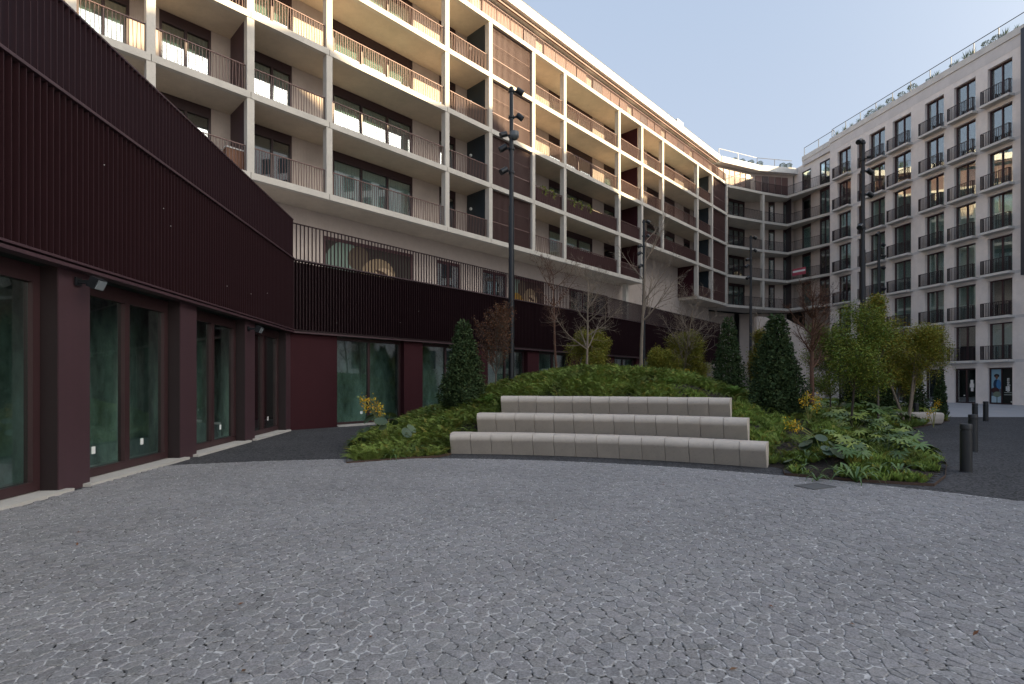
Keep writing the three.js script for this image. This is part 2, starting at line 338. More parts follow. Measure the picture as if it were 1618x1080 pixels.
  low.forEach(([a, b, n, c], j) => {
    part(LB, 'wall', box(a - at, 8.55 - yb, 0.2), M.beige, (at + a) / 2, (yb + 8.55) / 2, BK - 0.1); at = b;
    const w = windowUnit(LB, a, b, yb + 0.25, 8.55, BK - 0.06, n, { frame: M.frameRed, header: 0.16, bar: 0.09, curtain: -1 });
    if (j === 0 || j === 3) {
      const cv = document.createElement('canvas'); cv.width = 256; cv.height = 160; const q = cv.getContext('2d');
      q.fillStyle = j ? '#3a2a22' : '#2f2a24'; q.fillRect(0, 0, 256, 160);
      const blob = (x, y, rx, ry, col) => { q.fillStyle = col; q.beginPath(); q.ellipse(x, y, rx, ry, 0.3, 0, 7); q.fill(); };
      blob(40, 70, 46, 80, '#6f8074'); blob(90, 40, 30, 40, '#564a3c'); blob(150, 90, 52, 62, '#8d7a60'); blob(165, 100, 34, 44, '#b9a184'); blob(205, 130, 36, 30, '#5a4030'); blob(160, 76, 20, 6, '#4a3528'); if (j) blob(60, 90, 40, 30, '#a07a2c');
      const t = new THREE.CanvasTexture(cv); t.colorSpace = THREE.SRGBColorSpace;
      part(w, 'printed_panel', new THREE.PlaneGeometry(b - a - 0.2, 2.4), std(0xffffff, 0.8, { map: t }), 0, 0, 0.06);
    }
  });
  part(LB, 'wall', box(tB - at, 8.55 - yb, 0.2), M.beige, (tB + at) / 2, (yb + 8.55) / 2, BK - 0.1);
  part(LB, 'pier', box(0.35, 3.9, 0.35), M.concrete, PT[9] - 0.9, 7.6, -0.9);
  // set-back top storey with sliding shutters, white roof edge, roof rail and pots
  const y5 = slabTop(4), RB = -1.35;
  railing(LB, tA, tB, y5, -0.06, 1.02, { spacing: 0.12 });
  part(LB, 'wall', box(tB - tA, 2.75, 0.2), M.beige, (tA + tB) / 2, y5 + 1.375, RB - 0.3);
  let u = tA + 0.4, q = 0; while (u < tB - 1.6) { const W = 1.15; part(LB, 'shutter', box(W, 2.35, 0.06, q % 3), q % 5 === 3 ? M.pillar : M.rail, u + W / 2, y5 + 1.2, RB - 0.12); u += W + (q % 4 === 2 ? 0.9 : 0.08); q++; }
  part(LB, 'roof_beam', box(tB - tA, 0.12, 0.1), M.rail, (tA + tB) / 2, y5 + 2.5, RB + 0.32);
  part(LB, 'roof_edge', box(tB - tA + 0.5, 0.62, 9, 1), M.white, (tA + tB) / 2 + 0.2, y5 + 2.95, RB - 3.9);
  part(LB, 'roof_rail', merge([bx(tB - tA, 0.04, 0.04, 0, 1.0, 0), bx(tB - tA, 0.03, 0.03, 0, 0.12, 0), ...Array.from({ length: 40 }, (_, j) => bx(0.04, 1.0, 0.04, -(tB - tA) / 2 + (tB - tA) * j / 39, 0.5, 0))]), M.blackMetal, (tA + tB) / 2, y5 + 3.26, RB - 0.3);
  part(LB, 'rail_glass', box(tB - tA, 0.8, 0.012), M.railGlass, (tA + tB) / 2, y5 + 3.75, RB - 0.3);
  part(LB, 'stair_head', box(1.2, 1.1, 1.6), M.white, tAt(FM, 1098), y5 + 3.8, RB - 0.9);
  // inner core so that light does not pass through
  part(LB, 'core', box(tB - tA, 25.6, 9), M.interior, (tA + tB) / 2, 12.8, BK - 5.4);
}
// ---------------------------------------------------------------- the low slatted building in front of it
const LOW = thing('low_building', 'low dark red building clad in vertical metal fins with tall glazed bays', 'building', K[0], 0, -K[1]);
{
  const put = (F, name, geo, mat, t, y, w) => { const [X, d] = ptOf(F, t, w); return part(LOW, name, geo, mat, X - K[0], y, -(d - K[1]), F.ang); };
  const inF = (F, t, w) => { const [X, d] = ptOf(F, t, w); const g = new THREE.Group(); g.position.set(X - K[0], 0, -(d - K[1])); g.rotation.y = F.ang; return g; };
  const hB = 3.27, hM = 5.74, hT = 7.07, tEnd = 40;
  const midB = (t) => 5.66 + 0.009 * t, topB = (t) => midB(t) + 1.27;
  // fascia backing, ledges
  const A0 = -7;
  put(wallA, 'fascia', box(KU - A0, hM - hB - 0.1, 0.12), M.slatBack, (KU + A0) / 2, (hM + hB) / 2, -0.06);
  put(wallB, 'fascia', box(tEnd, hM - hB - 0.1, 0.12), M.slatBack, tEnd / 2, (hM + hB) / 2 - 0.02, -0.06);
  for (const [y, dep, h] of [[hB + 0.02, 0.2, 0.05], [hB + 0.1, 0.17, 0.035], [hM, 0.2, 0.045]]) put(wallA, 'ledge', box(KU - A0 + 0.05, h, dep), M.pillar, (KU + A0) / 2, y, 0.06);
  for (const [y, dep, h] of [[hB + 0.02, 0.2, 0.05], [hM - 0.01, 0.2, 0.04]]) put(wallB, 'ledge', box(tEnd, h, dep), M.pillar, tEnd / 2 + 0.06, y, 0.06);
  put(wallA, 'top_rail', box(KU - A0 + 0.05, 0.03, 0.15), M.pillar, (KU + A0) / 2, hT, 0.02);
  put(wallB, 'top_rail', box(tEnd, 0.03, 0.06), M.slat, tEnd / 2, topB(0) + 0.02, 0.05);
  // fins: the ones that show largest are single pieces
  const finL = box(0.013, hM - hB - 0.15, 0.13), finU = box(0.013, hT - hM - 0.03, 0.13), finV = [finL, box(0.013, hM - hB - 0.15, 0.13, 1), box(0.013, hM - hB - 0.15, 0.13, 2)];
  const yL = (hM + hB + 0.1) / 2, yU = (hM + hT) / 2 + 0.01;
  const rest = []; let n = 0;
  for (let t = 5.0; t < KU - 0.02; t += 0.112) {
    put(wallA, 'fin', finV[n % 3], M.slat, t, yL, 0.065);
    put(wallA, 'fin', finU, M.slat, t, yU, 0.03); n += 2;
  }
  for (let t = 0.04; n < 300; t += 0.112, n++) { put(wallB, 'fin', finV[n % 3], M.slat, t, yL, 0.065); rest.t = t; }
  const gs = [];
  for (let t = rest.t + 0.112; t < tEnd; t += 0.112) gs.push(bx(0.013, hM - hB - 0.15, 0.13, t, yL, 0.065));
  for (let t = 0.04; t < tEnd; t += 0.14) gs.push(bx(0.017, 1.25, 0.055, t, midB(0) + 0.66, 0.05));
  const fb = put(wallB, 'fins', merge(gs), M.slat, 0, 0, 0); fb.userData.kind = 'stuff';
  const gs2 = []; for (let t = A0; t < 5; t += 0.112) gs2.push(bx(0.013, hT - hB - 0.15, 0.13, t, (hT + hB) / 2, 0.05));
  put(wallA, 'fins', merge(gs2), M.slat, 0, 0, 0).userData.kind = 'stuff';
  { const R = rng(17), pin = new THREE.SphereGeometry(0.008, 8, 6); for (let i = 0; i < 6; i++) put(wallA, 'pin_light', pin, M.paper, 7.4 + R() * 9.6, 3.6 + R() * 1.9, 0.14); for (let i = 0; i < 7; i++) put(wallB, 'pin_light', pin, M.paper, 0.6 + R() * 16, 3.6 + R() * 1.9, 0.14); }
  // roof deck
  { const p = (F, t, w) => { const [X, d] = ptOf(F, t, w); return new THREE.Vector2(X - K[0], d - K[1]); };
    const sh = new THREE.Shape([p(wallA, A0, -0.1), p(wallA, KU, -0.1), p(wallB, tEnd, -0.1), p(wallB, tEnd, -5), p(wallA, KU, -8), p(wallA, A0, -8)]);
    const g = new THREE.ExtrudeGeometry(sh, { depth: 0.2, bevelEnabled: false }); g.rotateX(-Math.PI / 2); part(LOW, 'roof_deck', metreUV(g), M.paving, 0, 5.42, 0);
    const c = new THREE.ExtrudeGeometry(sh, { depth: 0.1, bevelEnabled: false }); c.rotateX(-Math.PI / 2); part(LOW, 'ceiling', metreUV(c), M.interior, 0, hB + 0.12, 0);
    const f = new THREE.ExtrudeGeometry(sh, { depth: 0.03, bevelEnabled: false }); f.rotateX(-Math.PI / 2); part(LOW, 'room_floor', metreUV(f), M.roomFloor, 0, 0.01, 0); }
  put(wallA, 'room_wall', box(KU - A0, hB + 0.1, 0.1), M.roomWall, (KU + A0) / 2, (hB + 0.1) / 2, -1.25);  // pale and set close behind the panes, to read as their haze
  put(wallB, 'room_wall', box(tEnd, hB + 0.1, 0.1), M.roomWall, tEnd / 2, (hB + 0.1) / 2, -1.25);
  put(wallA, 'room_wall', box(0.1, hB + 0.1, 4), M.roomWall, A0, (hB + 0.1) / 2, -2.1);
  // ground storey
  const win = (F, t0, t1, panes, o) => { const g = inF(F, (t0 + t1) / 2, 0); const W = t1 - t0; const w = windowUnit(LOW, -W / 2, W / 2, 0.06, hB - 0.01, 0, panes, { frame: M.frame, bar: 0.13, header: 0.24, depth: 0.12, glass: M.shopGlass, curtain: -2, ...o });
    const [X, d] = ptOf(F, (t0 + t1) / 2, -0.3); w.position.set(X - K[0], w.position.y, -(d - K[1])); w.rotation.y = F.ang; return w; };
  const colPx = [[93, 142.5], [285.5, 311], [388, 403]].map(([a, b]) => [tAt(wallA, a), tAt(wallA, b)]);
  colPx.unshift([colPx[0][0] - 3.2, colPx[0][0] - 2.6], [colPx[0][0] - 6.2, colPx[0][0] - 5.6]); colPx.sort((a, b) => a[0] - b[0]);
  colPx.push([KU - 0.42, KU]);
  colPx.forEach(([a, b], i) => {
    put(wallA, 'pillar', box(b - a, hB, 0.42, i), M.pillar, (a + b) / 2, hB / 2, -0.21);
    if (i < colPx.length - 1) {
      for (const [u, s] of [[b, 1], [colPx[i + 1][0], -1]]) put(wallA, 'dark_sheet', box(0.012, hB - 0.03, 0.225), M.dark_sheet, u + s * 0.007, hB / 2, -0.125);  // thin near-black sheets added to darken the pillar sides
      const c = colPx[i + 1][0], w = win(wallA, b + 0.005, c - 0.005, 2, {}), W = c - b;
      put(wallA, 'threshold', box(W + 0.3, 0.05, 0.42), M.threshold, (b + c) / 2, 0.025, -0.1);
      for (const s of [-1, 1]) if (i > 0) part(w, 'sticker', new THREE.PlaneGeometry(0.09, 0.12), M.paper, s * W * 0.25 - 0.12, -1.18, 0.001);
    }
  });
  put(wallB, 'red_panel', box(tAt(wallB, 533) - 0.0, hB, 0.25), M.redPanel, tAt(wallB, 533) / 2, hB / 2, -0.13);
  let t = tAt(wallB, 533), j = 0;
  while (t < tEnd - 4) {
    const W = 2.95; const w = win(wallB, t + 0.005, t + W, 2, { bar: 0.08, header: 0.12 }); if (j < 2) part(w, 'sticker', new THREE.PlaneGeometry(0.1, 0.1), M.paper, -0.3, -1.2, 0.001);
    put(wallB, 'threshold', box(W, 0.05, 0.36), M.threshold, t + W / 2, 0.025, -0.1);
    t += W; put(wallB, 'red_panel', box(0.95, hB, 0.25, j % 2), M.redPanel, t + 0.48, hB / 2, -0.13); t += 0.955; j++;
  }
}
for (const [px, py, lab] of [[138, 447, 'black box floodlight under the fin ledge on the wide pillar'], [404, 520, 'black box floodlight on the narrow pillar near the red corner panel']]) {
  const t0 = tAt(wallA, px - 6, 0.1), [X, d] = ptOf(wallA, t0, 0.02), y = EYE + (HY - py) / FPX * d;
  const g = thing('floodlight', lab, 'floodlight', X, y, -d, wallA.ang);
  const body = new THREE.BoxGeometry(0.2, 0.17, 0.12); body.rotateX(0.45); body.translate(0, 0, 0.27);
  const lens = new THREE.BoxGeometry(0.17, 0.14, 0.012); lens.rotateX(0.45); lens.translate(0, -0.032, 0.332);
  part(g, 'housing', metreUV(body), M.blackMetal); part(g, 'lens', metreUV(lens), std(lin(0.2, 0.22, 0.24), 0.15));
  part(g, 'arm', merge([bx(0.05, 0.05, 0.2, 0, 0.02, 0.1), bx(0.12, 0.12, 0.02, 0, 0.02, 0.01)]), M.blackMetal);
}
// ---------------------------------------------------------------- the curved wing that links the two blocks
const WF = [[22.5, 54.5], [27.6, 56.8], [30.7, 57.9], [32.75, 54.3]];       // front edge of its floors
const WBK = [[20.9, 56.2], [26.6, 59.2], [32.1, 59.2], [33.3, 53.2]];      // its wall
const seg = (a, b) => { const F = frame(a[0], a[1], Math.atan2(b[1] - a[1], b[0] - a[0])); F.L = Math.hypot(b[0] - a[0], b[1] - a[1]); return F; };
const WING = thing('link_wing', 'concave balcony wing joining the long block to the pale window block', 'building', WF[1][0], 0, -WF[1][1]);
{
  const ox = WF[1][0], od = WF[1][1], put = (F, name, geo, mat, t, y, w) => { const [X, d] = ptOf(F, t, w); return part(WING, name, geo, mat, X - ox, y, -(d - od), F.ang); };
  const plate = (front, back, y, h, name, mat) => { const s = new THREE.Shape([...front, ...[...back].reverse()].map(([x, d]) => new THREE.Vector2(x - ox, d - od))); const g = new THREE.ExtrudeGeometry(s, { depth: h, bevelEnabled: false }); g.rotateX(-Math.PI / 2); return part(WING, name, metreUV(g), mat, 0, y, 0); };
  const FS = [seg(WF[0], WF[1]), seg(WF[1], WF[2]), seg(WF[2], WF[3])], BS = [seg(WBK[0], WBK[1]), seg(WBK[1], WBK[2]), seg(WBK[2], WBK[3])];
  for (let k = 0; k < 5; k++) {
    const y = L0 + STO * k; plate(WF, WBK.map(([x, d]) => [x, d + 0.3]), y - ST / 2 - 0.002, ST, 'floor_slab', M.concrete);
    FS.forEach((F, i) => { const r = railing(WING, -F.L / 2 + 0.02, F.L / 2 - 0.02, y + ST / 2, 0, 1.05, { mat: M.railDark, spacing: 0.12, bar: 0.012 }); const [X, d] = ptOf(F, F.L / 2, -0.08); r.position.set(X - ox, r.position.y, -(d - od)); r.rotation.y = F.ang; });
  }
  for (let k = 0; k < 4; k++) {
    const y0 = L0 + STO * k + ST / 2, H = STO - ST;
    part(WING, 'column', box(0.3, H, 0.3, k), M.concrete, ptOf(FS[0], FS[0].L - 0.1, -0.16)[0] - ox, y0 + H / 2, -(ptOf(FS[0], FS[0].L - 0.1, -0.16)[1] - od), FS[0].ang);
    const lists = [[[1151, 1187, 3]], [[1214, 1224, 1], [1237, 1249, 1]], [[1267, 1281, 1], [1295, 1311, 2]]];
    BS.forEach((F, i) => {
      let at = 0; const end = F.L;
      const ws = lists[i].map(([a, b, n]) => [Math.max(0.1, tAt(F, a)), Math.min(end - 0.1, tAt(F, b)), n]);
      for (const [a, b, n] of ws) {
        if (a > at) put(F, 'wall', box(a - at, H, 0.2, k), M.beige, (at + a) / 2, y0 + H / 2, -0.1); at = b;
        const w = windowUnit(WING, -(b - a) / 2, (b - a) / 2, y0, y0 + H, 0, n, { header: 0.3, bar: 0.08, depth: 0.14, curtain: [1, -1, 4, 2, -1][Math.floor(wr() * 5)] });
        const [X, d] = ptOf(F, (a + b) / 2, -0.08); w.position.set(X - ox, w.position.y, -(d - od)); w.rotation.y = F.ang;
      }
      if (end > at) put(F, 'wall', box(end - at, H, 0.2, k), M.beige, (at + end) / 2, y0 + H / 2, -0.1);
    });
    put(BS[1], 'partition', box(0.06, H * 0.98, 1.1), M.railDark, BS[1].L - 0.9, y0 + H / 2, 0.6);
  }
  // top storey behind shutters, roof edge, rail
  const y5 = L0 + STO * 4 + ST / 2, P = WF.map(([x, d], i) => i === 2 ? [31.9, 58.9] : [x - 0.5, d + 1.3]);
  [seg(P[0], P[1]), seg(P[1], P[2])].forEach((F) => {
    put(F, 'wall', box(F.L, 2.7, 0.15), M.beige, F.L / 2, y5 + 1.35, -0.1);
    for (let t = 0.1, q = 0; t < F.L - 0.9; t += 0.82, q++) put(F, 'shutter', box(0.7, 2.3, 0.06, q % 2), q % 4 === 1 ? M.frame : M.rail, t + 0.4, y5 + 1.15, 0.03);
  });
  { const F = BS[2]; let at = 0; for (const [a, b, n] of [[1267, 1281, 1], [1295, 1311, 2]].map(([a, b, n]) => [tAt(F, a), tAt(F, b), n])) {
    put(F, 'wall', box(a - at, 3.4, 0.2), M.pale, (a + at) / 2, y5 + 1.7, -0.1); at = b;
    const w = windowUnit(WING, -(b - a) / 2, (b - a) / 2, y5, y5 + 2.6, 0, n, { bar: 0.06, header: 0.1, depth: 0.14, curtain: -1 }), [X, d] = ptOf(F, (a + b) / 2, -0.08); w.position.set(X - ox, w.position.y, -(d - od)); w.rotation.y = F.ang;
    put(F, 'wall', box(b - a - 0.004, 0.8, 0.2), M.pale, (a + b) / 2, y5 + 3.0, -0.1); }
    put(F, 'wall', box(F.L - at, 3.4, 0.2), M.pale, (F.L + at) / 2, y5 + 1.7, -0.1); }
  const out = WF.map(([x, d], i) => i === 2 ? [31.7, 58.3] : i === 3 ? [34.5, 59.5] : [x - 0.2, d + 0.7]);
  plate(out, [[14, 64], [22, 68], [32, 70], [40, 64]], y5 + 2.64, 0.62, 'roof_edge', M.white);
  const rr = []; out.forEach((a, i) => { if (i < 2) { const F = seg(a, out[i + 1]); put(F, 'roof_rail', merge([bx(F.L, 0.04, 0.04, 0, 0.95, 0), bx(0.04, 0.95, 0.04, -F.L / 2, 0.48, 0), bx(0.04, 0.95, 0.04, 0, 0.48, 0)]), M.blackMetal, F.L / 2, y5 + 3.26, -0.4); } });
  // under the wing: dark recess with glazing, stair wall in pale stone
  BS.forEach((F) => put(F, 'wall', box(F.L, L0, 0.2), M.beige, F.L / 2, (L0 - 0.15) / 2, -1.6));
  plate([[18, 58.4], [26.4, 61.6], [31, 63], [36.5, 62]], [[18, 66], [26, 70], [31, 70], [40, 62]], 0, 25.2, 'core', M.interior);
  const b = thing('banner', 'small red and white banner hung on a balcony rail of the curved wing', 'banner', ...(() => { const [X, d] = ptOf(FS[2], 1.35, 0.03); return [X, L0 + STO + ST / 2 + 0.75, -d]; })(), FS[2].ang);
  part(b, 'cloth', box(1.5, 0.75, 0.012), std(lin(0.42, 0.07, 0.10), 0.8)); part(b, 'stripe', box(1.4, 0.2, 0.006), M.paper, 0, 0.05, 0.01);
}
{ // pale stair wall with a sloping top
  const s = new THREE.Shape([[0, 0], [6.2, 0], [6.2, 4.7], [4.4, 6.1], [2.6, 6.95], [0, 7.1]].map(([x, y]) => new THREE.Vector2(x, y)));
  const g = metreUV(new THREE.ExtrudeGeometry(s, { depth: 0.35, bevelEnabled: false }));
  const m = shade(new THREE.Mesh(g, M.beige)); m.name = 'stair_wall'; m.position.set(20.3, 0, -43.5); m.rotation.y = 0.12; scene.add(m);
  tag(m, 'pale stone stair wall with sloping top behind the pointed evergreens', 'wall');
}
// ---------------------------------------------------------------- the pale block of regular french windows
const FR = frame(32.62, 54, -79.8 * Math.PI / 180);
const RB = thing('window_block', 'pale grey rendered block with rows of french windows and small barred balconies', 'building', FR.X, 0, -FR.d, FR.ang);
{
  const cols = [[1323, 1344, 2], [1354, 1362, 1], [1373, 1398, 2], [1410, 1439, 2], [1461, 1491, 2], [1507, 1541, 2], [1560, 1599, 2]].map(([a, b, n]) => [tAt(FR, a), tAt(FR, b), n]);
  for (let j = 1; j <= 3; j++) cols.push([cols[6][0] + 2.45 * j + 0.6, cols[6][1] + 2.45 * j + 0.6, 2]);
  const t0 = tAt(FR, 1311), t1 = cols[9][1] + 1.4, TOP = 26.2, S0 = 3.3, WH = 2.66, SI = 0.32;
  let at = t0; const piers = cols.map(([a, b]) => { const p = [at, a]; at = b; return p; }); piers.push([at, t1]);
  piers.forEach(([a, b], i) => { for (let k = 0; k < 8; k++) { const y0 = k ? S0 + STO * (k - 1) - 0.15 : 0, y1 = k < 7 ? S0 + STO * k - 0.15 : TOP - 0.9; part(RB, 'pier', box(b - a, y1 - y0 - 0.008, 0.35, (i + k) % 4), M.pale, (a + b) / 2, (y0 + y1) / 2, -0.175); } });
  for (let k = 0; k < 7; k++) part(RB, 'floor_band', box(t1 - t0, 0.2, 0.02, k), M.paleBand, (t0 + t1) / 2, S0 + STO * k - 0.15, 0.002);
  const tR = tAt(FR, 1264); part(RB, 'cornice', box(t0 - tR - 0.01, 0.6, 0.36), M.paleBand, (tR + t0) / 2, TOP - 0.29, -0.45); part(RB, 'parapet', box(t0 - tR, 0.5, 0.42), M.sill, (tR + t0) / 2 - 0.003, TOP + 0.2, -0.42); part(RB, 'roof_rail', merge([bx(t0 - tR, 0.045, 0.045, 0, 1.05, 0), ...[0, 1, 2].map((q) => bx(0.04, 1.05, 0.04, -(t0 - tR) / 2 + 0.02 + (t0 - tR - 0.04) * q / 2, 0.52, 0))]), M.blackMetal, (tR + t0) / 2, TOP + 0.4, -0.5); part(RB, 'rail_glass', box(t0 - tR - 0.05, 0.9, 0.012), M.railGlass, (tR + t0) / 2, TOP + 0.92, -0.55); part(RB, 'roof', box(t0 - tR, 0.2, 9), M.paving, (tR + t0) / 2, TOP - 0.05, -5);
  part(RB, 'cornice', box(t1 - t0, 0.92, 0.36), M.paleBand, (t0 + t1) / 2, TOP - 0.45, -0.17);
  part(RB, 'parapet', box(t1 - t0, 0.5, 0.42), M.sill, (t0 + t1) / 2, TOP + 0.2, -0.12);
  cols.forEach(([a, b, n], j) => {
    const W = b - a;
    for (let k = 0; k < 7; k++) {
      const y = S0 + STO * k;
      part(RB, 'spandrel', box(W + 0.01, (k < 6 ? STO - WH - 0.22 : TOP - 0.9 - y - WH), 0.3, k % 3), M.pale, (a + b) / 2, y + WH + (k < 6 ? STO - WH - 0.22 : TOP - 0.9 - y - WH) / 2, -0.155);
      const c = k >= 5 ? -1 : [0, 1, 1, 2, -1, 1, 0][Math.floor(wr() * 7)];
      windowUnit(RB, a + 0.005, b - 0.005, y, y + WH, -SI + 0.02, n, { frame: M.frameRed, bar: 0.05, header: 0.07, depth: 0.16, curtain: c });
      if (n > 1) {
        const s = part(RB, 'balcony', box(W + 0.34, 0.17, 0.6, k % 3), M.sill, (a + b) / 2, y - 0.12, 0.25);
        const rw = W + 0.24, gs = [bx(rw, 0.03, 0.04, 0, 0.12, 0.24)], gb = Math.round(rw / 0.11);
        for (let q = 0; q <= gb; q++) gs.push(bx(0.02, 0.98, 0.045, -rw / 2 + rw * q / gb, 0.6, 0.24));
        for (const sx of [-1, 1]) for (const z of [0.02, 0.1, 0.18]) gs.push(bx(0.04, 0.98, 0.014, sx * rw / 2, 0.6, z));
        part(s, 'balusters', merge(gs), M.railDark).userData.kind = 'stuff';
        part(s, 'handrail', merge([bx(rw + 0.03, 0.035, 0.05, 0, 1.1, 0.24), bx(0.05, 0.035, 0.24, -rw / 2, 1.1, 0.095), bx(0.05, 0.035, 0.24, rw / 2, 1.1, 0.095)]), M.railDark);
      } else railing(RB, a, b, y, -0.06, 1.0, { mat: M.railDark });
    }
    // ground storey
    part(RB, 'spandrel', box(W + 0.01, 0.36, 0.3), M.pale, (a + b) / 2, S0 - 0.25 - 0.18, -0.155);
    const w = windowUnit(RB, a + 0.005, b - 0.005, 0.02, 2.68, -0.24, n, { frame: M.frame, bar: 0.07, header: 0.1, depth: 0.16, curtain: j === 6 ? -2 : -1 });
    if (j === 6) {
      const cv = document.createElement('canvas'); cv.width = 256; cv.height = 416; const q = cv.getContext('2d');
      q.fillStyle = '#0b1512'; q.fillRect(0, 0, 256, 416);
      q.fillStyle = '#7fa4b8'; q.fillRect(6, 6, 122, 404); q.fillStyle = '#9fb9c6'; q.fillRect(6, 330, 122, 80);
      q.fillStyle = '#56606a'; q.fillRect(6, 240, 122, 90);
      const el = (x, y, a2, b2, c) => { q.fillStyle = c; q.beginPath(); q.ellipse(x, y, a2, b2, 0, 0, 7); q.fill(); };
      el(66, 84, 30, 22, '#14181c'); el(66, 104, 15, 22, '#6b4a3a'); el(62, 190, 34, 62, '#12304f'); el(88, 190, 26, 60, '#3f79ab'); el(48, 260, 46, 34, '#3c2326'); el(70, 310, 44, 34, '#6f7d6c'); q.fillStyle = '#3b4b4b'; q.fillRect(64, 330, 10, 80);
      q.save(); q.translate(206, 196); q.rotate(-Math.PI / 2); q.fillStyle = '#d8dcda'; q.font = 'bold 44px sans-serif'; q.textAlign = 'center'; q.fillText('coopem', 0, 0); q.restore();
      q.fillStyle = '#d8dcda'; for (let r = 0; r < 3; r++) for (let c2 = 0; c2 < 2; c2++) q.fillRect(166 + c2 * 24, 214 + r * 18, 20, 15);
      q.fillStyle = '#8c9492'; q.fillRect(148, 282, 88, 9); q.fillRect(148, 308, 88, 9); el(228, 396, 9, 9, '#c8cccb');
      const t = new THREE.CanvasTexture(cv); t.colorSpace = THREE.SRGBColorSpace;
      part(w, 'poster', new THREE.PlaneGeometry(W - 0.1, 2.52), std(0xffffff, 0.5, { map: t }), 0, 0, 0.012).userData.label = 'shop window poster with a seated figure in a blue jacket and upright white lettering';
    }
    if (j === 5) { part(w, 'notice', merge([bx(0.2, 0.3, 0.004, 0.36, 0.3, 0), bx(0.3, 0.3, 0.004, 0.36, 0.02, 0), bx(0.18, 0.28, 0.004, 0.38, -0.28, 0)]), M.paper, 0, 0, 0.02); part(w, 'door_knob', new THREE.SphereGeometry(0.05, 10, 8), M.paper, -0.12, -0.75, 0.12); }
  });
  part(RB, 'downpipe', box(0.3, 17.2, 0.25), std(lin(0.035, 0.04, 0.055), 0.4), tAt(FR, 1617.5, 0.2), 17.7, 0.16);
  part(RB, 'roof', box(t1 - t0, 0.2, 11), M.paving, (t0 + t1) / 2, TOP - 0.1, -5.9);
  part(RB, 'core', box(9, TOP - 0.5, 7), M.interior, t0 - 4.45, (TOP - 0.5) / 2, -7.6);  // unseen block added behind the wing, stops sun leaking through the gap
  part(RB, 'core', box(t1 - t0, TOP - 0.4, 10), M.interior, (t0 + t1) / 2, (TOP - 0.4) / 2, -6.0);
  part(RB, 'roof_rail', merge([bx(t1 - t0, 0.045, 0.045, 0, 1.05, 0), ...Array.from({ length: 16 }, (_, q) => bx(0.04, 1.05, 0.04, -(t1 - t0) / 2 + (t1 - t0) * q / 15, 0.52, 0))]), M.blackMetal, (t0 + t1) / 2, TOP + 0.4, -0.25);
  part(RB, 'rail_glass', box(t1 - t0, 0.9, 0.012), M.railGlass, (t0 + t1) / 2, TOP + 0.92, -0.3);
}
{ // the taller house next to it, past the edge of the picture: it throws the shade that lies over the court
  const o = ptOf(FR, tAt(FR, 1599) + 2.45 * 3 + 2.0), g = thing('tall_house', 'tall pale house beyond the window block shading the court', 'building', o[0], 0, -o[1], FR.ang);
  const steps = [[0, 9, 30.6], [9, 19, 33.4], [19, 42, 36.2]];
  for (const [a, b, h] of steps) {
    part(g, 'wall', box(b - a, h, 9), M.pale, (a + b) / 2, h / 2, -4.5);
    for (let u = a + 0.8; u < b - 1.7; u += 2.6) for (let y = 3.3; y < h - 3; y += 3.15) part(g, 'window', box(1.5, 2.2, 0.06), M.blueDoor, u + 0.8, y + 1.1, 0.01);
  }
}
// ---------------------------------------------------------------- garden ground
const outline = [[-3.25, 10.2], [-2.3, 10.75], [-1.55, 11.1], [-1.35, 11.5], [1.5, 12.0], [4.4, 11.0], [4.9, 9.4], [4.7, 8.95], [5.6, 8.35], [6.5, 8.0], [7.3, 8.75], [8.45, 10.1], [9.5, 11.7], [10.5, 13.4], [11.8, 15.6], [13.8, 17.9], [16.2, 19.9], [18.2, 21.6], [19.0, 24], [22, 30], [25.5, 36], [25, 42], [18, 42.5], [12, 38], [5.2, 30.2], [-0.2, 23.9], [-4.25, 19.0], [-4.5, 16], [-4.1, 13]];
function edgeDist(x, d) {                                        // signed: > 0 inside
  let best = 1e9, inside = false;
  for (let i = 0, j = outline.length - 1; i < outline.length; j = i++) {
    const [ax, ay] = outline[j], [bx2, by] = outline[i], vx = bx2 - ax, vy = by - ay, t = Math.max(0, Math.min(1, ((x - ax) * vx + (d - ay) * vy) / (vx * vx + vy * vy)));
    best = Math.min(best, Math.hypot(x - ax - t * vx, d - ay - t * vy));
    if ((ay > d) !== (by > d) && x < (bx2 - ax) * (d - ay) / (by - ay) + ax) inside = !inside;
  }
  return inside ? best : -best;
}
const BR = [{ R: 12.5, a0: 2.85, a1: 32.3, n: 14, base: 0, top: 0.47 }, { R: 13.42, a0: 4.94, a1: 30.4, n: 13, base: 0.38, top: 0.86 }, { R: 14.34, a0: 6.85, a1: 28.6, n: 12, base: 0.77, top: 1.25 }];
const smooth = (a, b, v) => { const t = Math.max(0, Math.min(1, (v - a) / (b - a))); return t * t * (3 - 2 * t); };
function rawHeight(x, d) {
  const q = ((x - 3) / 5.1) ** 2 + ((d - 16.8) / 4.3) ** 2;
  let h = 1.8 * Math.exp(-Math.pow(q, 1.4));
  h += 0.12 + 0.05 * Math.sin(x * 1.7 + d * 0.6) * Math.sin(d * 1.3 - x * 0.4) + 0.25 * Math.exp(-(((x - 12) / 5) ** 2 + ((d - 20) / 6) ** 2));
  return h;
}
